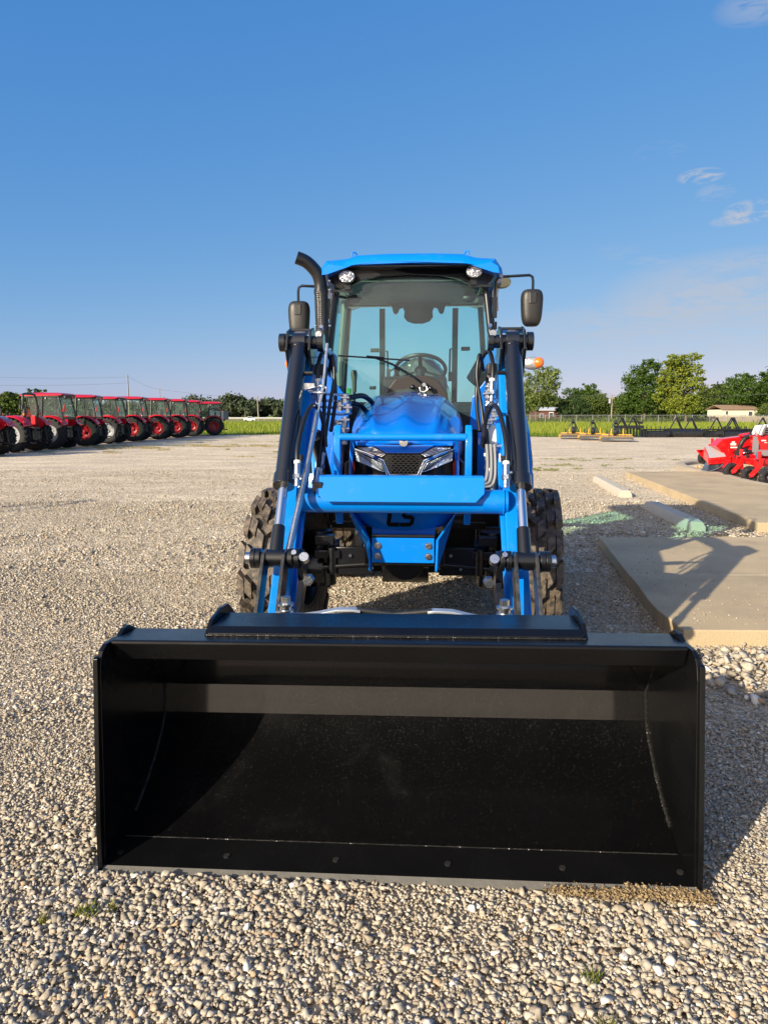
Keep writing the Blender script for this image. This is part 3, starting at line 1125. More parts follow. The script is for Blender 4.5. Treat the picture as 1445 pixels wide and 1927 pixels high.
def bucket_mat():
    m, t, b = base_mat('bucket_floor_paint')
    tcn = t.nodes.new('ShaderNodeTexCoord')
    b.inputs['Roughness'].default_value = .27
    b.inputs['Specular IOR Level'].default_value = .15
    b.inputs['Coat Weight'].default_value = 1.0
    b.inputs['Coat IOR'].default_value = 1.75
    b.inputs['Coat Roughness'].default_value = .09
    # fine overspray specks and dried drops
    v1 = _n(t, 'ShaderNodeTexVoronoi', Scale=210.0)
    t.links.new(tcn.outputs['Object'], v1.inputs['Vector'])
    lt = t.nodes.new('ShaderNodeMath')
    lt.operation = 'LESS_THAN'
    lt.inputs[1].default_value = .19
    t.links.new(v1.outputs['Distance'], lt.inputs[0])
    sep = t.nodes.new('ShaderNodeSeparateColor')
    t.links.new(v1.outputs['Color'], sep.inputs[0])
    n = _n(t, 'ShaderNodeTexNoise', Scale=3.0, Detail=3.0)
    t.links.new(tcn.outputs['Object'], n.inputs['Vector'])
    # specks gather on the upper floor (z .2 .. .3) and in a few smears lower down
    sx = t.nodes.new('ShaderNodeSeparateXYZ')
    t.links.new(tcn.outputs['Object'], sx.inputs[0])
    mr = _n(t, 'ShaderNodeMapRange')
    mr.inputs['From Min'].default_value = .06
    mr.inputs['From Max'].default_value = .26
    mr.inputs['To Min'].default_value = .10
    mr.inputs['To Max'].default_value = .62
    t.links.new(sx.outputs['Z'], mr.inputs['Value'])
    ad = t.nodes.new('ShaderNodeMath')
    ad.operation = 'MULTIPLY'
    t.links.new(mr.outputs[0], ad.inputs[0])
    t.links.new(n.outputs['Fac'], ad.inputs[1])
    cm = t.nodes.new('ShaderNodeMath')
    cm.operation = 'LESS_THAN'
    t.links.new(sep.outputs[0], cm.inputs[0])
    t.links.new(ad.outputs[0], cm.inputs[1])
    mu = t.nodes.new('ShaderNodeMath')
    mu.operation = 'MULTIPLY'
    t.links.new(lt.outputs[0], mu.inputs[0])
    t.links.new(cm.outputs[0], mu.inputs[1])
    # faint hazy scuffs
    n2 = _n(t, 'ShaderNodeTexNoise', Scale=4.5, Detail=7.0, Roughness=.7, Distortion=.6)
    t.links.new(tcn.outputs['Object'], n2.inputs['Vector'])
    m2 = _n(t, 'ShaderNodeMapRange')
    m2.inputs['From Min'].default_value = .58
    m2.inputs['From Max'].default_value = .75
    m2.inputs['To Max'].default_value = .05
    t.links.new(n2.outputs['Fac'], m2.inputs['Value'])
    mx0 = t.nodes.new('ShaderNodeMix')
    mx0.data_type = 'RGBA'
    mx0.inputs['A'].default_value = (.0022, .0022, .0026, 1)
    mx0.inputs['B'].default_value = (.10, .09, .08, 1)
    t.links.new(m2.outputs[0], mx0.inputs['Factor'])
    mx = t.nodes.new('ShaderNodeMix')
    mx.data_type = 'RGBA'
    mx.inputs['B'].default_value = (.07, .065, .055, 1)
    t.links.new(mx0.outputs['Result'], mx.inputs['A'])
    t.links.new(mu.outputs[0], mx.inputs['Factor'])
    t.links.new(mx.outputs['Result'], b.inputs['Base Color'])
    r3 = _n(t, 'ShaderNodeMapRange')
    r3.inputs['From Min'].default_value = .3
    r3.inputs['From Max'].default_value = .7
    r3.inputs['To Min'].default_value = .20
    r3.inputs['To Max'].default_value = .36
    t.links.new(n2.outputs['Fac'], r3.inputs['Value'])
    t.links.new(r3.outputs[0], b.inputs['Roughness'])
    return m


BFLOOR = bucket_mat()
pr = bprof()
th = .010
outer = []
for i, (y, z) in enumerate(pr):
    a = Vector(pr[max(i - 1, 0)])
    b = Vector(pr[min(i + 1, len(pr) - 1)])
    d = (b - a).normalized()
    n_ = Vector((d.y, -d.x))
    outer.append((y + n_.x * th, z + n_.y * th - (.0 if i else 0)))
q = MB()
rings = []
for x in (-BX, BX):
    rings.append([(x, y, z) for y, z in pr] + [(x, y, z) for y, z in reversed(outer)])
q.loft(rings)
BK = q.build('bucket', BFLOOR, T, ang=18)
BK.location = (.018, -.012, .004)
BK.rotation_euler = (0, rad(-.8), rad(-1.1))
# cutting edge plate
q = MB()
ce = [(-.012, -.012), (-.012, .004), (.118, .026), (.12, .018), (.12, -.003)]
q.prism(ce, 'x', -BX - .005, BX + .005)
q.build('cutting_edge', BUCKET, BK, smooth=False, bevel=.0015)
q = MB()
q.prism([(-.034, -.013), (-.034, -.003), (-.0125, .006), (-.0125, -.012)], 'x', -BX - .003, BX + .003)
q.build('edge_bevel', mat('dusty_steel', (.15, .14, .12), .55, metal=.2, var=.2, vscale=12, bump=.2), BK, smooth=False)
q = MB()
for k in range(6):
    x = -.905 + 1.81 * k / 5
    yy = .045
    zz = .004 + (yy + .012) * .17
    q.cyl((x, yy, zz - .006), (x, yy, zz + .0045), .0105, n=12)
q.build('bolt_hole', mat('hole_black', (.001, .001, .001), .9), BK)


def weld(pts, r=.004, name='weld_seam'):
    q = MB()
    P = [Vector(p) for p in pts]
    for a, b in zip(P, P[1:]):
        L = (b - a).length
        n = max(2, int(L / .007))
        for k in range(n):
            c = a.lerp(b, (k + .5) / n)
            q.ellipsoid(c, (.0052 * random.uniform(.7, 1.3), r * random.uniform(.7, 1.2), r * random.uniform(.7, 1.3)), 6, 4)
    return q.build(name, mat('weld_bead', (.06, .058, .055), .3, metal=.8, var=.6, vscale=90), BK)


weld([(-BX + .01, .122, .024), (BX - .01, .122, .024)], .0034)
weld([(BX - .004, y, z + .004) for y, z in pr[2:]], .004)
weld([(-BX + .004, y, z + .004) for y, z in pr[2:]], .003)
# side plates
for s in (-1, 1):
    q = MB()
    pl = [(-.015, -.012), (.0, .10), (.045, .64), (.055, .68), (.070, .700), (.10, .716), (.20, .712), (.235, .727), (.275, .728), (.33, .70), (.36, .67), (.45, .62), (.53, .52), (.585, .40), (.57, .28), (.52, .20), (.43, .12), (.33, .06), (.2, -.01)]
    q.prism(pl, 'x', s * (BX - .002), s * (BX + .014))
    o = q.build('side_plate', BUCKET, BK, smooth=False, bevel=.002)
    q = MB()
    q.prism([(-.028, -.012), (-.018, .16), (.036, .685), (.052, .690), (.0, .13), (-.01, -.012)], 'x', s * (BX + .002), s * (BX + .018))
    q.build('side_cutter', BUCKET, BK, smooth=False, bevel=.002)
weld([(BX + .016, .0 + .045 * t, .1 + .56 * t) for t in (0, .25, .5, .75, 1)] + [(BX + .016, .10, .722)], .0045)
# top angle bar
q = MB()
tb = [(.150, .645), (.118, .712), (.126, .720), (.31, .704), (.33, .69), (.32, .68), (.145, .70), (.165, .655)]
q.prism(tb, 'x', -BX + .004, BX - .004)
q.prism([(.155, .646), (.155, .656), (.32, .675), (.34, .655)], 'x', -BX + .006, BX - .006)
q.build('top_bar', BUCKET, BK, smooth=False, bevel=.006, seg=3)
# mounting frame of the quick attach
q = MB()
q.prism([(.205, .714), (.20, .722), (.235, .738), (.42, .733), (.50, .70), (.50, .62), (.40, .62), (.30, .69)], 'x', -.625, .625)
q.build('mounting_frame', BUCKET, BK, smooth=False, bevel=.005, seg=3)
for s in (-1, 1):
    q = MB()
    q.prism([(.20, .708), (.26, .752), (.38, .765), (.45, .76), (.55, .69), (.55, .60), (.45, .58), (.33, .66)], 'x', s * .625, s * .640)
    q.build('frame_end_plate', BUCKET, BK, smooth=False, bevel=.003)
weld([(-.63, .200, .7165), (.63, .200, .7165)], .0038)
# attachment carrier behind the bucket
q = MB()
q.box((0, .62, .44), (1.20, .02, .38))
q.bar((-.60, .66, .61), (.60, .66, .61), .06, .05)
q.bar((-.60, .70, .34), (.60, .70, .34), .06, .05)
q.build('quick_attach_carrier', BUCKET, T, smooth=False, bevel=.004)
for s in (-1, 1):
    q = MB()
    rings = []
    for x, y, z in ((.47, .60, .670), (.36, .60, .664), (.30, .60, .673), (.225, .60, .690), (.16, .60, .692), (.13, .60, .688)):
        rings.append([(s * x, y - .022, z), (s * x, y - .022, z + .010), (s * x, y + .022, z + .010), (s * x, y + .022, z)])
    q.loft(rings)
    o = q.build('latch_handle', SILVER, T, bevel=.002)
    q = MB()
    q.cyl((s * .145, .60, .694), (s * -.0, .60, .680), .012, .009)
    q.build('handle_grip', MATTE, o)
    q = MB()
    q.cyl((s * .425, .60, .66), (s * .425, .60, .710), .024)
    q.cyl((s * .425, .60, .710), (s * .425, .60, .718), .032)
    q.cyl((s * .425, .60, .718), (s * .425, .60, .745), .019, n=6)
    q.cyl((s * .425, .60, .685), (s * .425, .60, .692), .031)
    q.build('latch_bolt', ZINC, o)

# ---- loader arms
AX = .553
for s in (-1, 1):
    q = MB()
    arm = [(2.95, 1.74), (2.95, 1.86), (2.45, 1.88), (2.02, 1.84), (1.90, 1.76), (1.78, 1.58), (1.42, 1.03), (1.02, .52), (.86, .34), (.80, .24), (.84, .18), (.93, .20), (1.02, .28), (1.18, .44), (1.56, .95), (1.93, 1.50), (2.10, 1.68), (2.25, 1.74)]
    q.prism(arm, 'x', s * (AX - .048), s * (AX + .048))
    A_ = q.build('loader_arm', BLUE, T, smooth=False, bevel=.007, seg=3)
    # welded flange running along the inner edge
    q = MB()
    q.prism([(1.80, 1.50), (1.46, 1.005), (1.10, .55), (1.115, .54), (1.485, 1.0), (1.83, 1.49)], 'x', s * (AX - .066), s * (AX - .046))
    q.build('arm_flange', BLUE, A_, smooth=False, bevel=.003)
    # knee bracket (black) carrying the tilt cylinder
    q = MB()
    for dx in (-.062, .062):
        q.prism([(1.78, 1.80), (1.83, 1.90), (1.93, 1.93), (2.06, 1.88), (2.14, 1.74), (2.02, 1.62), (1.88, 1.64)], 'x', s * (.575 + dx) - .007, s * (.575 + dx) + .007)
    q.box((s * .575, 1.98, 1.915), (.13, .17, .014))
    q.build('knee_bracket', BLACK, A_, smooth=False, bevel=.003)
    q = MB()
    q.cyl((s * .455, 1.88, 1.845), (s * .685, 1.88, 1.845), .036, n=20)
    q.cyl((s * .445, 1.88, 1.845), (s * .480, 1.88, 1.845), .05, n=20)
    q.cyl((s * .655, 1.88, 1.845), (s * .69, 1.88, 1.845), .05, n=20)
    q.build('pivot_pin', NAVY, A_, bevel=.003)
    q = MB()
    for (yy, zz) in ((1.86, 1.915), (1.97, 1.70), (1.86, 1.60)):
        q.cyl((s * .455, yy, zz), (s * .455, yy - .02, zz + .012), .012, n=6)
        q.cyl((s * .47, yy - .005, zz - .03), (s * .47, yy - .02, zz - .03), .018, n=12)
    q.build('bracket_bolt', ZINC, A_)
    # small valve / hose clamp blocks inside the knee
    q = MB()
    q.box((s * .475, 1.92, 1.70), (.05, .07, .06))
    q.box((s * .47, 1.90, 1.58), (.04, .06, .05))
    q.build('hose_clamp', MATTE, A_, bevel=.005)
    # tilt cylinder
    top = Vector((s * .575, 1.86, 1.845))
    bot = Vector((s * .565, 1.07, .80))
    d = (bot - top).normalized()
    q = MB()
    e0, e1 = top + d * .05, top + d * .90
    q.cyl(e0, e1, .0465, n=28)
    q.cyl(top + d * .86, top + d * .925, .053, n=28)
    q.cyl(top + d * .04, top + d * .06, .05, n=28)
    q.cyl((top.x - s * .035, top.y, top.z), (top.x + s * .035, top.y, top.z), .05, n=24)
    q.tube([e0 + d * .45 + Vector((-s * .05, -.01, 0)), e0 + d * .78 + Vector((-s * .05, -.01, 0))], .007)
    CY = q.build('tilt_cylinder', NAVY, T, bevel=.002)
    q = MB()
    q.cyl(top + d * .90, bot - d * .16, .0225, n=20)
    q.build('piston_rod', CHROME, CY)
    q = MB()
    q.cyl(bot - d * .165, bot - d * .01, .030, .033, n=20)
    q.cyl((bot.x - s * .04, bot.y, bot.z), (bot.x + s * .04, bot.y, bot.z), .042, n=24)
    q.build('rod_eye', BLACK, CY, bevel=.002)
    # small elbows feeding the cylinder
    q = MB()
    p0 = top + d * .80
    q.tube([p0, p0 + Vector((-s * .075, -.01, .0)), p0 + Vector((-s * .08, -.01, .05))], .012)
    p1 = top + d * .22
    q.tube([p1, p1 + Vector((-s * .09, -.01, .0))], .012)
    q.build('port_elbow', BLACK, CY)
    # linkage: pin, two plates, curved link
    q = MB()
    q.cyl((s * .45, 1.07, .80), (s * .68, 1.07, .80), .030, n=20)
    for xx in (.462, .492, .640, .664):
        q.cyl((s * (xx - .011), 1.07, .80), (s * (xx + .011), 1.07, .80), .047, n=24)
    LP_ = q.build('link_pin', BLACK, T, bevel=.002)
    q = MB()
    q.cyl((s * .678, 1.07, .80), (s * .70, 1.07, .80), .028, n=16)
    q.cyl((s * .415, 1.07, .80), (s * .452, 1.07, .80), .018, n=12)
    q.cyl((s * .425, 1.05, .80), (s * .425, 1.02, .82), .022, n=12)
    q.cyl((s * .40, 1.02, .72), (s * .40, .97, .72), .024, n=6)
    q.cyl((s * .47, 1.035, .83), (s * .47, 1.02, .84), .012, n=10)
    q.build('pin_cap', ZINC, LP_)
    for xx in (.519, .612):
        q = MB()
        q.prism([(1.03, .83), (1.10, .84), (1.115, .78), (.86, .40), (.74, .33), (.70, .40), (.83, .56)], 'x', s * xx - .008, s * xx + .008)
        q.build('link_plate', mat('link_plate_black', (.014, .014, .015), .35, dust=.5, dustcol=(.09, .085, .08), dscale=20, dlo=.45), T, smooth=False, bevel=.002)
    q = MB()
    cl = [(1.10, .84), (1.16, .78), (1.14, .66), (1.04, .56), (.93, .50), (.90, .55), (1.0, .62), (1.06, .70), (1.04, .78), (1.03, .82)]
    q.prism(cl, 'x', s * .435, s * .46)
    q.cyl((s * .425, .93, .54), (s * .49, .93, .54), .035, n=16)
    q.build('guide_link', BLACK, T, bevel=.002)
    q = MB()
    q.prism([(.78, .20), (.72, .42), (.80, .52), (.92, .40), (.95, .24)], 'x', s * .43, s * .505)
    q.build('arm_foot', BLUE, A_, smooth=False, bevel=.004)
    # mast that carries the loader
    q = MB()
    q.prism([(2.86, .80), (2.84, 1.25), (2.86, 1.60), (3.0, 1.60), (3.04, .80)], 'x', s * .47, s * .60)
    q.prism([(s * .41, 1.35), (s * .62, 1.35), (s * .62, 1.78), (s * .59, 1.78), (s * .43, 1.57)], 'y', 2.84, 2.86)
    q.prism([(2.78, 1.72), (2.80, 1.93), (2.88, 1.98), (3.02, 1.93), (3.06, 1.70)], 'x', s * .625, s * .640)
    qf = MB()
    qf.box((s * .50, 2.9, .76), (.24, .3, .14))
    qf.box((s * .38, 2.9, .70), (.30, .34, .05))
    qf.build('mast_foot', BLACK, T, smooth=False, bevel=.005)
    MS = q.build('loader_mast', BLUE2, T, smooth=False, bevel=.005)
    # lift cylinder under the arm
    q = MB()
    q.cyl((s * .553, 2.80, .95), (s * .553, 2.22, 1.33), .042, n=20)
    LC = q.build('lift_cylinder', NAVY, T)
    q = MB()
    q.cyl((s * .553, 2.24, 1.32), (s * .553, 1.90, 1.545), .02, n=16)
    q.build('piston_rod', CHROME, LC)

q = MB()
q.cyl((-.52, 1.42, 1.025), (.52, 1.42, 1.025), .060, n=36)
TT = q.build('torque_tube', BLUE, T)
for s in (-1, 1):
    weld2 = MB()
    weld2.lathe([(s * .500 - .004, .060), (s * .500, .067), (s * .500 + .004, .060)], (0, 1.42, 1.025), (1, 0, 0), n=36)
    weld2.build('tube_weld', BLUE, TT)
q = MB()
gp = [(-.415, 1.150), (.402, 1.150), (.402, 1.075), (.360, 1.032), (-.370, 1.032), (-.415, 1.075)]
q.prism(gp, 'y', 0, .006, fn=lambda x, y, z: (x, 1.318 + (z - 1.03) * .42 + y, z))
q.prism([(-.412, 1.149), (.40, 1.149), (.40, 1.155), (-.412, 1.155)], 'y', 0, .06, fn=lambda x, y, z: (x, 1.370 + y, z))
q.build('tube_guard', BLUE, TT, smooth=False, bevel=.003)
q = MB()
q.box((-.41, 1.37, 1.10), (.05, .05, .05))
q.build('guard_clip', BLACK, TT, bevel=.004)

# level indicator rod along the left arm
q = MB()
q.tube([(-.445, 1.60, 1.46), (-.470, 1.40, 1.18)], .0135, 12)
q.tube([(-.470, 1.40, 1.18), (-.515, 1.10, .80)], .0165, 12)
LI = q.build('level_indicator', ZINC, T)
q = MB()
q.tube([(-.400, 1.68, 1.82), (-.415, 1.62, 1.60), (-.445, 1.595, 1.45), (-.447, 1.59, 1.42)], .0075, 8, smooth=4)
q.build('indicator_tip', ZINC, LI)
q = MB()
q.tube([(-.53, 1.72, 1.585), (-.47, 1.66, 1.59), (-.43, 1.62, 1.60), (-.40, 1.62, 1.59), (-.40, 1.60, 1.565), (-.44, 1.60, 1.565), (-.50, 1.66, 1.575)], .006, 6, smooth=3)
q.box((-.505, 1.70, 1.60), (.07, .03, .035))
q.build('rod_guide', ZINC, LI, bevel=.004)


def hose(pts, r=.0115, ends=(True, True), name='hydraulic_hose'):
    o_ = MB().tube(pts, r, 10, smooth=8).build(name, RUBHOSE, T)
    q = MB()
    P = [Vector(p) for p in pts]
    for e, (a, b) in zip(ends, ((P[0], P[1]), (P[-1], P[-2]))):
        if e:
            d = (a - b).normalized()
            q.cyl(a - d * .03, a + d * .025, r * 1.45, n=12)
            q.cyl(a + d * .025, a + d * .045, r * 1.9, n=6)
            q.cyl(a + d * .045, a + d * .085, r * 1.15, n=12)
    if q.v:
        q.build('hose_fitting', ZINC, o_)
    q = MB()
    for e, (a, b) in zip(ends, ((P[0], P[1]), (P[-1], P[-2]))):
        if e:
            d = (a - b).normalized()
            q.cyl(a - d * .045, a - d * .03, r * 1.5, n=12)
    if q.v:
        q.build('hose_collar', WHITE, o_)
    return o_


for s in (-1, 1):
    hose([(s * .495, 1.28, 1.19), (s * .50, 1.33, 1.30), (s * .485, 1.47, 1.44), (s * .46, 1.60, 1.50), (s * .43, 1.70, 1.42), (s * .42, 1.72, 1.28)], ends=(True, False))
    hose([(s * .47, 1.82, 1.60), (s * .475, 1.86, 1.72), (s * .46, 1.96, 1.80), (s * .42, 2.02, 1.74), (s * .40, 2.0, 1.55), (s * .415, 1.9, 1.36)], ends=(True, False))
    hose([(s * .455, 1.62, 1.13), (s * .445, 1.70, 1.26), (s * .44, 1.80, 1.42), (s * .455, 1.95, 1.60), (s * .465, 2.1, 1.72)], ends=(True, False))
    hose([(s * .44, 2.05, 1.70), (s * .41, 1.95, 1.78), (s * .395, 1.92, 1.66), (s * .42, 1.9, 1.5), (s * .44, 1.86, 1.33), (s * .45, 1.80, 1.20)], r=.010, ends=(False, True))
# hoses only on the left (image) side: manifold pipes and risers
q = MB()
for k in range(4):
    q.tube([(-.50, 1.95, 1.57 - .037 * k), (-.385 + .01 * k, 2.0, 1.565 - .037 * k), (-.33 - .01 * k, 2.02, 1.565 - .037 * k), (-.32, 2.08, 1.55 - .03 * k)], .008, 8)
q.build('hydraulic_pipe', ZINC, T)
q = MB()
for (x, y, z) in ((-.345, 2.0, 1.545), (-.375, 2.0, 1.50), (-.33, 2.0, 1.49), (-.345, 2.0, 1.42), (-.39, 2.0, 1.40), (-.385, 1.97, 1.34), (-.345, 1.98, 1.37)):
    q.cyl((x, y, z - .028), (x, y, z + .022), .017, n=6)
    q.cyl((x - .025, y - .004, z), (x + .025, y - .004, z), .012, n=8)
q.build('pipe_fitting', ZINC, T)
hose([(-.345, 1.98, 1.33), (-.35, 1.99, 1.22), (-.36, 2.05, 1.05)], ends=(True, False))
hose([(-.385, 1.97, 1.30), (-.375, 1.97, 1.2), (-.36, 2.0, 1.08)], ends=(True, False))
hose([(-.32, 2.05, 1.55), (-.25, 2.15, 1.56), (-.20, 2.3, 1.50), (-.22, 2.4, 1.40)], r=.016, ends=(False, False))
hose([(-.33, 2.1, 1.52), (-.27, 2.2, 1.50), (-.23, 2.3, 1.42), (-.26, 2.4, 1.3)], r=.016, ends=(False, False))
# right side: steel pipes and white junction block
q = MB()
for k in range(3):
    q.tube([(.47 - .02 * k, 1.62, 1.30), (.475 - .02 * k, 1.60, 1.20), (.47 - .022 * k, 1.58, 1.12 + .0 * k), (.44 - .02 * k, 1.57, 1.085 + .012 * k), (.33, 1.56, 1.08 + .014 * k)], .0085, 8, smooth=4)
q.tube([(.50, 1.62, 1.25), (.502, 1.58, 1.10), (.50, 1.55, 1.02)], .0085, 8)
q.build('hydraulic_pipe', GALV, T)
q = MB()
q.box((.475, 1.78, 1.345), (.055, .05, .10))
q.build('junction_block', WHITE, T, bevel=.004)
q = MB()
for (x, y, z) in ((.465, 1.77, 1.42), (.485, 1.77, 1.44), (.47, 1.78, 1.47), (.44, 1.75, 1.40), (.455, 1.85, 1.60), (.44, 1.80, 1.56), (.48, 1.66, 1.285), (.50, 1.30, 1.175), (.455, 1.84, 1.525), (.47, 1.84, 1.50)):
    q.cyl((x, y, z - .022), (x, y, z + .022), .014, n=6)
    q.cyl((x - .02, y - .004, z), (x + .025, y - .004, z + .004), .010, n=8)
q.tube([(.44, 1.82, 1.50), (.475, 1.82, 1.545), (.51, 1.82, 1.52), (.50, 1.80, 1.44)], .008, 6)
q.build('pipe_fitting', ZINC, T)

# ---- grille guard
q = MB()
q.cyl((-.325, 1.55, 1.338), (.325, 1.55, 1.338), .0185, n=20)
for s in (-1, 1):
    pl = [(1.60, .88), (1.54, 1.0), (1.528, 1.28), (1.535, 1.34), (1.56, 1.375), (1.585, 1.40), (1.605, 1.395), (1.60, 1.30), (1.60, 1.1), (1.66, .88)]
    q.prism(pl, 'x', s * .318, s * .352)
q.build('grille_guard', BLUE, T, bevel=.005, seg=3)

# ---- front support with the lettering
q = MB()


def bow(x):
    return 1.60 + .35 * x * x


rings = []
for t in range(7):
    k = t / 6
    z = 1.12 - (1.12 - .85) * k
    hw = .350 - .135 * k ** 1.5
    y0 = 1.585 + .10 * k ** 2
    ring = []
    for i in range(15):
        u = -1 + 2 * i / 14
        x = hw * u
        ring.append((x, y0 + .06 * abs(u) ** 3, z + (-.012 * (1 - u * u) * k)))
    ring += [(hw, 1.85, z), (-hw, 1.85, z)]
    rings.append(ring)
q.loft(rings)
FS = q.build('front_support', BLUE, T, ang=50)
q = MB()
q.cyl((-.168, 1.66, .808), (.168, 1.66, .808), .010, n=10)
q.build('support_gap', BLACK, FS)
q = MB()
q.box((0, 1.78, .84), (.34, .14, .10))
q.build('support_recess', BLUE2, FS, smooth=False, bevel=.003)
q = MB()
q.box((0, 1.72, .731), (.335, .14, .136))
q.build('lower_plate', BLUE, FS, smooth=False, bevel=.004)
for s in (-1, 1):
    q = MB()
    q.prism([(1.60, .98), (1.62, .88), (1.64, .79), (1.65, .62), (1.70, .60), (1.86, .64), (1.9, .98)], 'x', -.006, .006, fn=lambda x, y, z: (s * (.178 + max(0, z - .78) * .62) + x, y, z))
    q.build('support_gusset', BLUE, FS, smooth=False, bevel=.003)
    q = MB()
    for zz in (.757, .700):
        q.cyl((s * .135, 1.652, zz), (s * .135, 1.636, zz), .013, n=6)
        q.cyl((s * .135, 1.652, zz), (s * .135, 1.646, zz), .019, n=16)
    q.build('plate_bolt', ZINC, FS)


def ribbon(pts, w, y, depth=.004, shear=.18, cx=0, cz=0, sc=1):
    """flat lettering stroke with mitred joints"""
    P = [Vector(p) for p in pts]
    L, Rr = [], []
    for i, p in enumerate(P):
        d0 = (P[i] - P[i - 1]).normalized() if i else (P[1] - P[0]).normalized()
        d1 = (P[i + 1] - P[i]).normalized() if i < len(P) - 1 else d0
        d = (d0 + d1).normalized()
        n = Vector((-d.y, d.x)) * (w / 2 / max(.5, d.dot(d0)))
        L.append(p + n)
        Rr.append(p - n)
    q = MB()
    for i in range(len(P) - 1):
        quad = [L[i], L[i + 1], Rr[i + 1], Rr[i]]
        q.prism([((a.x + shear * a.y) * sc + cx, a.y * sc + cz) for a in quad], 'y', y - depth, y)
    return q


LET = mat('lettering_black', (.002, .002, .003), .8, spec=.1)
yl = 1.592
o = ribbon([(0.06, 1.1), (.06, .20), (.14, .10), (.72, .10)], .25, yl, cx=-.082, cz=.872, sc=.088, shear=.14)
o.build('letter_l', LET, FS, smooth=False)
o = ribbon([(.92, 1.02), (.36, 1.02), (.24, .94), (.24, .66), (.36, .56), (.66, .56), (.78, .48), (.78, .20), (.66, .10), (.08, .10)], .23, yl, cx=-.024, cz=.872, sc=.088, shear=.14)
o.build('letter_s', LET, FS, smooth=False)
o = ribbon([(.0, 0), (.12, .0)], .12, yl, cx=.076, cz=.952, sc=.09)
o.build('letter_mark', LET, FS, smooth=False)

# ---- hood
q = MB()


def hood_ring(y, hw, zt, zb, ez=2.6, crease=0.0, n=44):
    r_ = []
    zs = zb + (zt - zb) * .42
    for i in range(n + 1):
        a = math.pi * i / n
        c, s_ = math.cos(a), math.sin(a)
        x = -hw * math.copysign(abs(c) ** (2 / ez), c)
        z = zs + (zt - zs) * abs(s_) ** (2 / ez)
        u = abs(x) / hw
        z += crease * math.exp(-((u - .60) / .07) ** 2) - crease * .9 * math.exp(-((u - .34) / .20) ** 2) + crease * .5 * math.exp(-(u / .10) ** 2)
        r_.append((x, y + .10 * u ** 3 * (1 if y < 1.9 else 0), z))
    return [(-hw, y, zb)] + r_ + [(hw, y, zb)]


rg = [hood_ring(1.668, .240, 1.335, 1.285, 3.0, .0), hood_ring(1.676, .264, 1.356, 1.28, 2.9, .004), hood_ring(1.72, .280, 1.392, 1.26, 2.7, .012), hood_ring(1.80, .292, 1.430, 1.22, 2.6, .022),
      hood_ring(1.95, .306, 1.478, 1.14, 2.5, .026), hood_ring(2.2, .338, 1.532, 1.08, 2.55, .022), hood_ring(2.55, .365, 1.594, 1.06, 2.65, .016), hood_ring(2.95, .385, 1.628, 1.05, 2.75, .010)]
q.loft(rg)
HD = q.build('hood', BLUE2, T, ang=60)
sub = HD.modifiers.new('subdivision', 'SUBSURF')
sub.levels = sub.render_levels = 1
q = MB()
for s in (-1, 1):
    q.box((s * .322, 2.35, 1.05), (.02, 1.0, .28))
q.build('engine_side_panel', BLACK, HD, bevel=.004)
q = MB()
q.lathe([(0, .006), (.002, .024), (.004, .022), (.006, .001)], (0, 1.662, 1.308), (0, -1, 0), n=20)
q.build('hood_badge', CHROME, HD)


def hx(px):
    return (px - 757) * .00283


def hz(py):
    return 1.129 + (895 - py) * .00284


def front(off, lift=0):
    def fn(x, y, z):
        return (x, 1.682 + .95 * x * x + off + y - (z - 1.12) * .06, z)
    return fn


# black mask behind the lamps
q = MB()
n_ = 16
mp_ = []
rings = []
for i in range(n_ + 1):
    x = -.285 + .57 * i / n_
    yb = front(.012)(x, 0, 1.2)[1]
    rings.append([(x, yb, 1.04), (x, yb - .004, 1.30), (x, yb + .05, 1.30), (x, yb + .05, 1.04)])
q.loft(rings)
MK = q.build('nose_mask', mat('gloss_black_mask', (.0025, .0025, .003), .18, spec=.25), T, ang=50)
q = MB()
q.prism([(-.264, 1.31), (-.262, 1.286), (-.16, 1.288), (-.090, 1.250), (.090, 1.250), (.16, 1.288), (.262, 1.286), (.264, 1.31)], 'y', 0, .05, fn=front(-.012))
q.build('hood_lip', BLUE2, HD, smooth=False, bevel=.004)
# blue cheeks: hood wraps down beside the lamps
for s in (-1, 1):
    q = MB()
    q.prism([(s * .262, 1.33), (s * .292, 1.33), (s * .298, 1.13), (s * .283, 1.08), (s * .274, 1.20)], 'y', 0, .12, fn=front(-.004))
    q.build('nose_cheek', BLUE2, HD, smooth=False, bevel=.004)
# black honeycomb grille
q = MB()
gpts = [(-.092, 1.246), (.092, 1.246), (.108, 1.214), (.070, 1.135), (-.070, 1.135), (-.108, 1.214)]
for r_i in range(9):
    z = 1.143 + r_i * .0118
    half = .072 + (z - 1.135) * .40 if z < 1.22 else .092
    nseg = 14
    pts = [(-half + 2 * half * k / nseg, front(-.006)(0, 0, z)[1] + .95 * (-half + 2 * half * k / nseg) ** 2 * 0 - .0, z + (.0032 if (k + r_i) % 2 else -.0032)) for k in range(nseg + 1)]
    q.tube(pts, .0021, 5)
    for k in range(nseg + 1):
        if (k + r_i) % 2:
            a = pts[k]
            q.tube([a, (a[0], a[1], a[2] + .0064)], .0018, 4)
GR = q.build('grille', MATTE, T)
q = MB()
q.prism(gpts, 'y', 0, .004, fn=front(.006))
q.build('grille_backing', mat('grille_void', (.002, .002, .002), .8), GR, smooth=False)
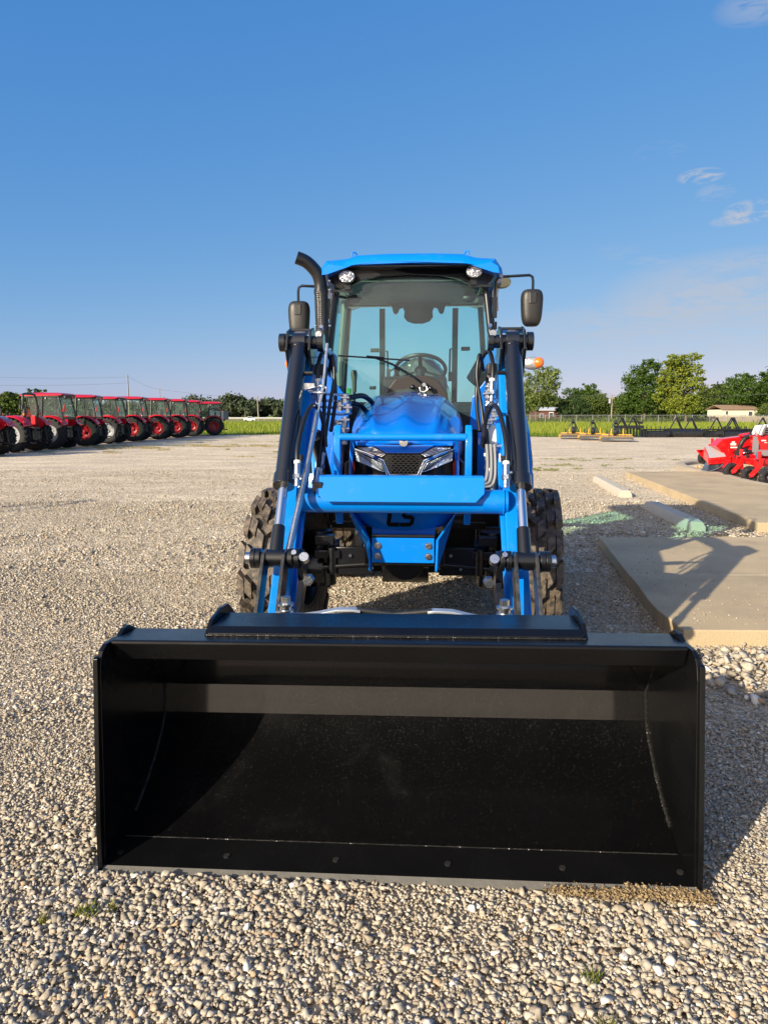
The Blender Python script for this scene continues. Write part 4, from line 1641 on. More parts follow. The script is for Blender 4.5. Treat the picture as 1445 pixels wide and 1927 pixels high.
# chrome V frame
for s in (-1, 1):
    q = MB()
    q.tube([front(-.006)(s * x, 0, z) for x, z in ((.264, 1.268), (.19, 1.246), (.108, 1.211), (.092, 1.175), (.074, 1.133), (.0, 1.131))], .0048, 6)
    q.tube([front(-.004)(s * x, 0, z) for x, z in ((.264, 1.262), (.19, 1.238), (.120, 1.205), (.104, 1.178), (.086, 1.128), (.07, 1.124))], .0026, 6)
    q.build('chrome_trim', CHROME, T)
LAMPD = mat('headlight_reflector', (.78, .80, .84), .22, metal=.6, bump=1.0, bscale=140)
LENS = glass_mat('lamp_lens', (.9, .93, .95), 1.6)


def lampset(name, pts):
    for s in (-1, 1):
        q = MB()
        q.prism([(s * x, z) for x, z in pts], 'y', 0, .012, fn=front(-.003))
        o = q.build(name, LAMPD, T, smooth=False, bevel=.0015)
        q = MB()
        cx = sum(p[0] for p in pts) / len(pts)
        cz = sum(p[1] for p in pts) / len(pts)
        q.prism([(s * (cx + (x - cx) * .97), cz + (z - cz) * .95) for x, z in pts], 'y', -.004, -.0015, fn=front(-.003))
        q.build('lamp_lens', LENS, o, smooth=False)
        q = MB()
        m_ = MB()
        for k in range(4):
            t = (k + .5) / 4
            ca, cb = pts[0], pts[1]
            x = ca[0] + (cb[0] - ca[0]) * t
            z0 = ca[1] + (cb[1] - ca[1]) * t
            x1 = pts[3][0] + (pts[2][0] - pts[3][0]) * t
            z1 = pts[3][1] + (pts[2][1] - pts[3][1]) * t
            q.bar(front(-.005)(s * x, 0, z0 - .003), front(-.005)(s * x1, 0, z1 + .003), .003, .003)
        q.build('lamp_divider', BLACK, o)


lampset('headlight', [(.262, 1.256), (.122, 1.196), (.100, 1.150), (.118, 1.152), (.259, 1.206)])
lampset('daytime_lamp', [(.158, 1.280), (.094, 1.244), (.116, 1.229), (.20, 1.255), (.250, 1.276)])
for s in (-1, 1):
    q = MB()
    q.prism([(s * .262, 1.19), (s * .278, 1.22), (s * .281, 1.10), (s * .268, 1.08)], 'y', 0, .01, fn=front(-.008))
    q.build('reflector_strip', mat('dark_red_reflector', (.06, .004, .004), .25), HD, smooth=False)

# ---- front axle and front wheels
q = MB()
q.box((0, 2.25, .56), (.80, .16, .13))
q.box((-.31, 2.10, .58), (.22, .02, .17))
q.box((.31, 2.10, .58), (.22, .02, .17))
q.cyl((0, 2.02, .60), (0, 2.4, .58), .12, n=20)
q.cyl((-.14, 2.2, .53), (.14, 2.2, .53), .10, n=16)
for s in (-1, 1):
    q.cyl((s * .40, 2.25, .60), (s * .55, 2.25, .58), .09, .085, n=16)
    q.cyl((s * .53, 2.25, .74), (s * .53, 2.25, .40), .075, .095, n=18)
    q.cyl((s * .50, 2.25, .50), (s * .64, 2.25, .50), .12, n=20)
    q.box((s * .49, 2.14, .70), (.12, .07, .06))
    q.box((s * .47, 2.10, .62), (.16, .05, .05))
    q.cyl((s * .44, 2.10, .50), (s * .44, 2.10, .66), .035, n=10)
    for k in range(8):
        a = k * math.pi / 4
        q.cyl((s * .60, 2.25 + .1 * math.cos(a), .5 + .1 * math.sin(a)), (s * .645, 2.25 + .1 * math.cos(a), .5 + .1 * math.sin(a)), .012, n=6)
FA = q.build('front_axle', BLACK, T, bevel=.006)
q = MB()
q.cyl((-.50, 2.09, .54), (-.12, 2.07, .575), .013, n=10)
q.cyl((.12, 2.07, .575), (.50, 2.09, .54), .013, n=10)
q.cyl((-.14, 2.07, .575), (.14, 2.07, .575), .028, n=14)
q.build('steering_ram', BLACK, FA)
q = MB()
for p in ((-.33, 2.085, .615), (-.20, 2.085, .54), (.20, 2.085, .545), (.33, 2.085, .54), (.27, 2.085, .62)):
    q.cyl(p, (p[0], p[1] - .012, p[2]), .010, n=6)
q.build('axle_bolt', ZINC, FA)
q = MB()
q.box((.20, 2.07, .665), (.03, .03, .035))
q.build('red_cap', RED2, FA)
wheel(T, 'front_wheel', (-.735, 2.28, .50), .505, .30, .25, -1, DARKRIM, TYRE, 17, .036, True, rz=rad(-8), lugw=.052)
wheel(T, 'front_wheel', (.775, 2.28, .50), .505, .30, .25, 1, DARKRIM, TYRE, 17, .036, True, rz=rad(-5), lugw=.052)
wheel(T, 'rear_wheel', (-.715, 4.35, .73), .735, .46, .36, -1, DARKRIM, TYRE, 22, .045, True, lugw=.055)
wheel(T, 'rear_wheel', (.755, 4.35, .73), .735, .46, .36, 1, DARKRIM, TYRE, 22, .045, True, lugw=.055)

# ---- chassis, belly, fenders, steps
q = MB()
q.box((0, 2.72, .80), (.46, 1.66, .40))
q.box((0, 3.9, .78), (.50, 1.2, .50))
q.cyl((-.5, 4.35, .73), (.5, 4.35, .73), .16, n=18)
q.box((.34, 3.1, .62), (.26, .6, .30))
q.build('chassis', BLACK, T, bevel=.01)
q = MB()
for s in (1,):
    for k in range(3):
        q.box((s * .62, 3.22, .48 + .27 * k), (.26, .24, .02))
    q.box((s * .50, 3.22, .75), (.02, .26, .60))
q.build('cab_step', BLACK, T, bevel=.003)
for s in (-1, 1):
    q = MB()
    rings = []
    for k in range(15):
        a = rad(-12 + 150 * k / 14)
        r_ = .82
        yy, zz = 4.35 - r_ * math.cos(a), .74 + r_ * math.sin(a)
        rings.append([(s * .52, yy, zz), (s * .52, yy - .012 * math.cos(a), zz + .014), (s * .93, yy - .012 * math.cos(a), zz + .012 - .02), (s * .96, yy, zz - .05), (s * .93, yy, zz - .025)])
    q.loft(rings)
    FE = q.build('rear_fender', BLUE, T, ang=60)
# front edge of cab floor, fenders ahead of the cab (blue)
for s in (-1, 1):
    q = MB()
    q.prism([(3.05, 1.50), (3.02, 1.34), (3.10, 1.10), (3.45, .95), (3.60, 1.10), (3.62, 1.50)], 'x', s * .52, s * .66)
    q.build('cowl_side', BLUE2, T, smooth=False, bevel=.01)
    q = MB()
    q.prism([(3.30, 1.20), (3.25, 1.02), (3.36, .86), (3.52, .84), (3.62, 1.0), (3.60, 1.2)], 'x', s * .58, s * .74)
    q.build('fender_front', BLUE, T, smooth=False, bevel=.03, seg=4)

# ---- cab
CB = MB()
fb, ft = .575, .49          # half widths at glass bottom and top
PB, PT = Vector((.60, 3.02, 1.45)), Vector((.505, 3.12, 2.40))
for s in (-1, 1):
    CB.tube([(s * .61, 3.03, 1.10), (s * .600, 3.03, 1.55), (s * .575, 3.05, 1.90), (s * .52, 3.10, 2.40)], .024, 10, smooth=4)      # A pillars
    CB.tube([(s * .69, 3.72, .95), (s * .69, 3.72, 1.6), (s * .60, 3.72, 2.42)], .022, 8, smooth=3)                                   # B
    CB.tube([(s * .66, 4.62, 1.25), (s * .655, 4.62, 1.7), (s * .60, 4.60, 2.42)], .026, 8, smooth=3)                                # C
    CB.bar((s * .52, 3.10, 2.42), (s * .60, 4.60, 2.455), .045, .05)
    CB.bar((s * .67, 3.05, 1.15), (s * .69, 3.72, 1.12), .04, .04)
    CB.bar((s * .335 + .04, 4.66, 1.45), (s * .335 + .04, 4.64, 2.42), .052, .02)
CB.bar((-.52, 3.11, 2.42), (.52, 3.11, 2.42), .05, .06)
CB.bar((-.60, 4.62, 2.455), (.60, 4.62, 2.455), .05, .04)
CB.bar((-.64, 4.64, 1.50), (.64, 4.64, 1.50), .05, .14)
CB.box((0, 3.9, .98), (1.20, 1.5, .05))
CF = CB.build('cab_frame', BLACK, T, ang=50)
# firewall under the windscreen
q = MB()
q.box((0, 3.06, 1.28), (1.16, .03, .52))
q.build('firewall', mat('firewall_black', (.010, .011, .012), .6, var=.4, vscale=12), T, bevel=.004)
# windscreen, slightly bowed
q = MB()
rings = []
for j in range(7):
    v = j / 6
    z = 1.47 + (2.41 - 1.47) * v
    hw = .585 - (.585 - .497) * v
    y = 3.02 + .085 * v
    ring = []
    for i in range(13):
        u = -1 + 2 * i / 12
        ring.append((hw * u, y + .035 * (u * u - 1), z))
    rings.append(ring)
q.loft(rings, caps=False, closed=False)
q.build('windscreen', WINDSCREEN, T, ang=60)
for s in (-1, 1):
    q = MB()
    q.add([(s * .60, 3.06, 1.30), (s * .69, 3.72, 1.25), (s * .605, 3.72, 2.40), (s * .515, 3.13, 2.39)], [(0, 1, 2, 3)])
    q.add([(s * .69, 3.74, 1.55), (s * .655, 4.60, 1.60), (s * .60, 4.58, 2.40), (s * .605, 3.74, 2.40)], [(0, 1, 2, 3)])
    q.build('side_window', TGLASS, T)
q = MB()
q.add([(-.64, 4.63, 1.57), (.64, 4.63, 1.57), (.60, 4.62, 2.44), (-.60, 4.62, 2.44)], [(0, 1, 2, 3)])
q.build('rear_window', TGLASS, T)
# roof
q = MB()


def roof_ring(y, hw, zb, zt, cw=.30):
    pts = [(-hw, zb - .055), (-hw + .010, zb - .01), (-hw + .055, zb + (zt - zb) * .62), (-hw + .15, zt - .028), (-hw + .20, zt - .022), (-hw + .27, zt), (-.15, zt + .008), (.15, zt + .008), (hw - .27, zt), (hw - .20, zt - .022), (hw - .15, zt - .028), (hw - .055, zb + (zt - zb) * .62), (hw - .010, zb - .01), (hw, zb - .055)]
    pts += [(hw - .04, zb - .05), (hw - .22, zb + .01), (0, zb + .02), (-hw + .22, zb + .01), (-hw + .04, zb - .05)]
    return [(x, y, z) for x, z in pts]


q.loft([roof_ring(y, hw, zb - .035, zt - .04) for y, hw, zb, zt in ((2.89, .60, 2.485, 2.515), (2.91, .618, 2.482, 2.540), (2.96, .632, 2.482, 2.575), (3.2, .650, 2.485, 2.625), (3.7, .67, 2.49, 2.655), (4.2, .72, 2.50, 2.665), (4.75, .78, 2.50, 2.64), (4.95, .72, 2.51, 2.60))])
RF = q.build('cab_roof', BLUE, T, ang=28)
q = MB()
for s in (-1, 1):
    q.tube([(s * .40, 3.0, 2.54), (s * .40, 3.0, 2.562), (s * .385, 3.01, 2.567), (s * .37, 3.02, 2.55)], .006, 6)
q.build('roof_hook', BLUE, RF)
# black roof liner/visor with arched lower edge
q = MB()
vis = [(-.60, 2.475), (-.52, 2.515), (-.35, 2.53), (0, 2.535), (.35, 2.53), (.52, 2.515), (.60, 2.475), (.56, 2.40), (.50, 2.355), (.43, 2.372), (.33, 2.415), (.20, 2.44), (0, 2.447), (-.20, 2.44), (-.33, 2.415), (-.43, 2.372), (-.50, 2.355), (-.56, 2.40)]
q.prism(vis, 'y', 0, .03, fn=lambda x, y, z: (x, 3.01 + .14 * x * x + y, z - .03))
q.box((0, 3.9, 2.455), (1.14, 1.55, .012))
q.box((0, 2.99, 2.455), (1.10, .14, .012))
q.build('roof_liner', BLACK, T, smooth=False, bevel=.003)
HL = mat('headliner_grey', (.14, .15, .14), .8, var=.2, vscale=6)
q = MB()
q.box((0, 3.9, 2.4455), (1.06, 1.35, .006))
q.build('headliner', HL, T, bevel=.01)
for s in (-1, 1):
    # work lamp
    c = Vector((s * .435, 2.955, 2.405 + .012 * s))
    q = MB()
    q.lathe([(-.055, .02), (-.05, .045), (0, .053), (.012, .053), (.012, .046)], (0, 0, 0), (0, -1, 0), n=28)
    q.v = [(c.x + x * 1.08, c.y + y, c.z + z * .80) for x, y, z in q.v]
    q.box((c.x, c.y + .05, c.z - .055), (.04, .05, .05))
    q.box((c.x + s * .045, c.y + .06, c.z - .085), (.16, .03, .014))
    WL = q.build('work_lamp', BLACK, T)
    q = MB()
    q.lathe([(.004, .001), (.009, .024), (.010, .047), (.016, .047), (.020, .024), (.021, .001)], (0, 0, 0), (0, -1, 0), n=28)
    q.v = [(c.x + x * 1.08, c.y + y, c.z + z * .80) for x, y, z in q.v]
    for k in range(9):
        a = k * 2 * math.pi / 9
        rr_ = .03 if k else 0
        q.ellipsoid((c.x + .033 * math.cos(a), c.y - .018, c.z + .025 * math.sin(a)), (.010, .006, .008), 8, 5)
    q.ellipsoid((c.x, c.y - .02, c.z), (.012, .007, .010), 8, 5)
    q.build('lamp_lens', LAMP, WL)
    # inside lamp / speaker pods behind the glass
    q = MB()
    q.ellipsoid((s * .415, 3.22, 2.285), (.055, .03, .032), 14, 8)
    q.tube([(s * .47, 3.20, 2.29), (s * .52, 3.16, 2.30)], .010)
    q.build('inner_mirror', MATTE, T)
    # added brass pod painting the glint under the roof's rear overhang
    q = MB()
    q.lathe([(-.06, .01), (-.04, .055), (.03, .07), (.05, .06)], (0, 0, 0), (0, -1, 0), n=20)
    q.v = [(s * .665 + x, 3.42 + y, 2.425 + z * .7) for x, y, z in q.v]
    q.build('overhang_glint', mat('brass_glint', (.35, .30, .16), .25, metal=.6), T)
# mirrors
for s, zc, zt_, xm in ((-1, 2.125, 2.345, .79), (1, 2.19, 2.40, .845)):
    q = MB()
    q.tube([(s * .585, 3.10, 2.15), (s * .595, 3.08, zt_ - .03), (s * .61, 3.075, zt_ - .003), (s * .64, 3.07, zt_ + .004), (s * (xm - .02), 3.07, zt_ + .012), (s * xm, 3.07, zt_ + .0), (s * (xm + .005), 3.07, zt_ - .03), (s * (xm + .005), 3.07, zc + .10)], .0095, 8)
    q.box((s * .590, 3.10, 2.20), (.035, .04, .14))
    q.cyl((s * .59, 3.09, 2.05), (s * .59, 3.09, 2.10), .02, n=10)
    MA = q.build('mirror_arm', BLACK, T)
    q = MB()
    rings = []
    for yy, k in ((-.048, .30), (-.044, .62), (-.034, .86), (-.012, .97), (.012, 1.0), (.026, .98), (.030, .90)):
        ring = []
        for i in range(28):
            a = 2 * math.pi * i / 28
            c, s_ = math.cos(a), math.sin(a)
            x = .075 * math.copysign(abs(c) ** .5, c) * k
            z = .128 * math.copysign(abs(s_) ** .55, s_) * (k ** .6)
            x *= (1 + .10 * (z / .128))
            ring.append((s * xm + x, 3.06 + yy, zc + z))
        rings.append(ring)
    q.loft(rings)
    SM = q.build('side_mirror', MATTE, MA, ang=60)
    q = MB()
    q.prism([(s * xm - .026, zc + .02), (s * xm + .026, zc + .02), (s * xm + .030, zc + .10), (s * xm - .030, zc + .10)], 'y', 3.008, 3.03)
    q.build('mirror_socket', MATTE, MA, smooth=False, bevel=.008)
# exhaust stack
def shield_mat():
    m, t, b = base_mat('perforated_shield')
    tcn = t.nodes.new('ShaderNodeTexCoord')
    v = _n(t, 'ShaderNodeTexVoronoi', Scale=78.0, Randomness=.25)
    t.links.new(tcn.outputs['Object'], v.inputs['Vector'])
    r = t.nodes.new('ShaderNodeValToRGB')
    r.color_ramp.elements[0].position = .30
    r.color_ramp.elements[0].color = (.0008, .0008, .0008, 1)
    r.color_ramp.elements[1].position = .46
    r.color_ramp.elements[1].color = (.022, .022, .024, 1)
    t.links.new(v.outputs['Distance'], r.inputs['Fac'])
    t.links.new(r.outputs['Color'], b.inputs['Base Color'])
    b.inputs['Roughness'].default_value = .4
    bp = t.nodes.new('ShaderNodeBump')
    bp.inputs['Strength'].default_value = 1
    bp.inputs['Distance'].default_value = .004
    t.links.new(v.outputs['Distance'], bp.inputs['Height'])
    t.links.new(bp.outputs[0], b.inputs['Normal'])
    return m


q = MB()
q.tube([(-.612, 2.93, 2.28), (-.616, 2.93, 2.345), (-.632, 2.92, 2.405), (-.668, 2.905, 2.452), (-.712, 2.89, 2.487), (-.768, 2.875, 2.508)], .0435, 24, smooth=5, caps=False)
q.cyl((-.612, 2.93, 2.285), (-.612, 2.93, 2.305), .049, n=28)
q.tube([(-.768, 2.875, 2.508), (-.712, 2.89, 2.487), (-.668, 2.905, 2.452)], .039, 24, caps=False)
EX = q.build('exhaust_pipe', BLACK, T)
q = MB()
for k in range(1):
    q.tube([(-.612, 2.93, 2.30), (-.598, 2.945, 1.60)], .036, 24)
q.build('muffler', mat('void_black', (.003, .003, .003), .8), EX)
q = MB()
# perforated sleeve: diamond lattice of slim strips
c0, c1 = Vector((-.612, 2.93, 2.285)), Vector((-.598, 2.945, 1.62))
dr = c1 - c0
q.cyl(c0, c1, .0455, n=36)
for t in (0, 1):
    q.cyl(c0 + dr * t, c0 + dr * (t + .012), .049, n=24, caps=False)
q.build('heat_shield', shield_mat(), EX)
q = MB()
for z in (2.36, 2.30, 2.06, 1.90):
    q.cyl((-.655, 2.92, z), (-.64, 2.92, z), .008, n=8)
    q.cyl((-.545, 2.92, z), (-.56, 2.92, z), .008, n=8)
q.build('clamp_bolt', ZINC, EX)
# turn signals on rails beside the cab
for s in (-1, 1):
    q = MB()
    q.tube([(s * .60, 3.30, 1.96), (s * .735, 3.33, 1.98), (s * .775, 3.35, 1.95), (s * .79, 3.36, 1.86), (s * .80, 3.38, 1.30), (s * .78, 3.4, 1.0)], .017, 8)
    q.box((s * .80, 3.34, 1.825), (.075, .03, .085))
    HR = q.build('hand_rail', MATTE, T, bevel=.002)
    q = MB()
    R2 = None
    xo = 0 if s > 0 else .035
    q.ellipsoid((s * .897 + xo, 3.31, 1.828), (.082, .034, .048), 24, 14)
    TS = q.build('turn_signal', CLEARL, T)
    q = MB()
    q.ellipsoid((s * .938 + xo, 3.295, 1.832), (.040, .034, .040), 18, 12)
    q.build('amber_lens', AMBER, TS)
# wiper
q = MB()
q.tube([(.10, 2.975, 1.66), (.02, 2.965, 1.72), (-.12, 2.955, 1.80), (-.24, 2.95, 1.845)], .0085, 6)
q.cyl((.10, 2.965, 1.66), (.10, 2.995, 1.66), .02, n=12)
WP = q.build('wiper', BLACK, T)
q = MB()
q.tube([(-.50, 2.962, 1.862), (-.24, 2.948, 1.843), (.0, 2.95, 1.826)], .0065, 6)
q.tube([(-.30, 2.940, 1.856), (-.18, 2.938, 1.846)], .006, 6)
q.build('wiper_blade', BLACK, WP)
q = MB()
q.cyl((.10, 2.95, 1.66), (.10, 2.975, 1.66), .014, n=6)
q.tube([(.07, 2.95, 1.64), (.075, 2.945, 1.615), (.10, 2.945, 1.608), (.125, 2.945, 1.625), (.115, 2.95, 1.65)], .004, 6)
q.build('wiper_nut', ZINC, WP)
q = MB()
for x, z in ((.02, 1.645), (.145, 1.635)):
    q.ellipsoid((x, 2.965, z), (.019, .018, .017), 14, 10)
q.build('washer_knob', NAVY, T)
# cowl under the wiper (behind lower glass)
q = MB()
q.prism([(-.20, 1.50), (-.16, 1.62), (-.10, 1.70), (.0, 1.725), (.12, 1.725), (.20, 1.69), (.26, 1.60), (.29, 1.50)], 'y', 3.0, 3.012)
q.build('wiper_cowl', DASHM, T, smooth=False, bevel=.004)
# interior
q = MB()
q.prism([(3.12, 1.05), (3.12, 1.62), (3.20, 1.72), (3.34, 1.74), (3.42, 1.66), (3.45, 1.05)], 'x', -.20, .26)
DB = q.build('dashboard', DASHM, T, bevel=.02, seg=3)
q = MB()
cc = Vector((.07, 3.60, 1.80))
Rm = Matrix.Rotation(rad(-32), 3, 'X')
q.tube([cc + Rm @ Vector((.195 * math.cos(a), .195 * math.sin(a), 0)) for a in [2 * math.pi * k / 32 for k in range(33)]], .015, 8, caps=False)
for k in range(3):
    a = 2 * math.pi * k / 3 + .5
    q.bar(cc, cc + Rm @ Vector((.19 * math.cos(a), .19 * math.sin(a), 0)), .03, .012)
q.cyl(cc, cc + Rm @ Vector((0, 0, -.30)), .035, n=12)
q.ellipsoid(cc, (.05, .05, .02), 12, 6, Rm)
q.build('steering_wheel', MATTE, T)
q = MB()
rings = []
for z, hw, y in ((1.50, .25, 4.28), (1.62, .26, 4.30), (1.76, .25, 4.33), (1.86, .20, 4.36), (1.93, .12, 4.38), (1.95, .03, 4.385)):
    rings.append([(.05 - hw, y, z), (.05 - hw * .9, y - .06, z), (.05 + hw * .9, y - .06, z), (.05 + hw, y, z), (.05 + hw * .9, y + .07, z), (.05 - hw * .9, y + .07, z)])
q.loft(rings)
q.box((.05, 4.05, 1.44), (.50, .50, .13))
SE = q.build('seat', SEATM, T, ang=60, bevel=.015)
q = MB()
# crumpled film over the seat back
rings = []
for j in range(9):
    z = 1.40 + .56 * j / 8
    hw = .27 * math.sqrt(max(.02, 1 - (j / 8.3) ** 3))
    ring = []
    for i in range(24):
        a = 2 * math.pi * i / 24
        k = 1 + .07 * math.sin(5 * a + j) + random.uniform(-.04, .04)
        ring.append((.06 + hw * k * math.cos(a), 4.33 + .11 * k * math.sin(a), z))
    rings.append(ring)
q.loft(rings)
q.build('seat_cover_film', glass_mat('film', (.80, .86, .84), 2.2, veil=.12, veil_col=(.5, .5, .45)), SE, ang=30)
q = MB()
q.tube([(-.46, 3.62, 1.30), (-.455, 3.60, 1.60), (-.45, 3.58, 1.72)], .012, 8)
LV = q.build('gear_lever', MATTE, T)
q = MB()
q.tube([(-.452, 3.585, 1.63), (-.450, 3.58, 1.70), (-.452, 3.575, 1.77), (-.452, 3.575, 1.80)], [.017, .018, .026, .02], 12)
q.build('lever_knob', mat('brown_knob', (.10, .075, .05), .35), LV)
q = MB()
q.box((-.485, 3.5, 1.60), (.03, .05, .11))
q.build('green_tag', mat('green_tag', (.02, .25, .03), .5), LV, bevel=.004)
# rear wiper, overhead pod, warning triangle at the back
q = MB()
q.tube([(-.262, 4.58, 2.03), (-.245, 4.58, 2.035), (-.24, 4.58, 1.86), (-.235, 4.58, 1.84)], .010, 6)
q.box((-.235, 4.58, 1.83), (.035, .03, .08))
q.tube([(-.23, 4.57, 1.845), (-.155, 4.57, 1.89)], .009, 6)
q.tube([(.355, 4.58, 2.05), (.33, 4.58, 2.05), (.327, 4.58, 1.86), (.335, 4.58, 1.80)], .010, 6)
q.box((.332, 4.58, 1.80), (.035, .03, .085))
q.box((-.36, 4.58, 2.04), (.08, .03, .035))
q.box((.47, 4.58, 2.05), (.08, .03, .035))
q.box((-.38, 4.58, 1.70), (.06, .03, .03))
q.build('window_latch', MATTE, T, bevel=.006)
q = MB()
pod = [(-.30, 2.46), (-.20, 2.42), (-.185, 2.36), (-.165, 2.345), (-.145, 2.36), (-.13, 2.395), (-.10, 2.405), (-.085, 2.37), (-.09, 2.32), (-.06, 2.285), (.0, 2.265), (.08, 2.265), (.14, 2.285), (.17, 2.32), (.165, 2.37), (.18, 2.405), (.21, 2.395), (.225, 2.36), (.245, 2.345), (.265, 2.36), (.28, 2.42), (.38, 2.46)]
q.prism(pod, 'y', 4.46, 4.50)
q.build('overhead_pod', mat('pod_grey', (.06, .065, .062), .6), T, smooth=False, bevel=.006)
q = MB()
q.prism([(.66, 2.03), (.62, 2.03), (.49, 1.80), (.51, 1.77), (.64, 1.66), (.66, 1.68)], 'y', 4.72, 4.73)
q.build('warning_triangle', MATTE, T, smooth=False)
# side mirror image-left: door frame column seen through glass
q = MB()
q.tube([(-.585, 3.70, 1.35), (-.58, 3.70, 1.8), (-.53, 3.70, 2.35)], .028, 8)
q.build('door_pillar_trim', mat('grey_trim', (.13, .125, .12), .6), T)

# soil caught on the bucket lip
SOILM = leaf_mat('tan_soil', (.20, .14, .075), (.36, .27, .16), (.30, .22, .12), 0)
n_ = 4200
u = rng.random(n_) ** .6
sx_ = .46 + .505 * u
sy_ = -.056 + rng.normal(0, .012, n_) - .030 * (sx_ / .96) + np.abs(rng.normal(0, .018, n_)) * (u > .5)
xy_ = np.stack([org.x + .022 + sx_ * math.cos(ANG) - sy_ * math.sin(ANG), org.y + sx_ * math.sin(ANG) + sy_ * math.cos(ANG)], 1)
SO = scatter('soil', xy_, np.clip(rng.lognormal(math.log(.0026), .5, n_), .0012, .008), vb, rng, z0=.018, mt=SOILM, layers=.010)
tag(SO, 'tan soil crusted along the right half of the bucket lip', 'soil', kind='stuff')

# ------------------------------------------------------------------ red tractors in the row
def at(px, py, Y):
    d = cam_dir(px, py)
    t = Y / d.y
    return Vector((d.x * t, Y, 1.45 + d.z * t))


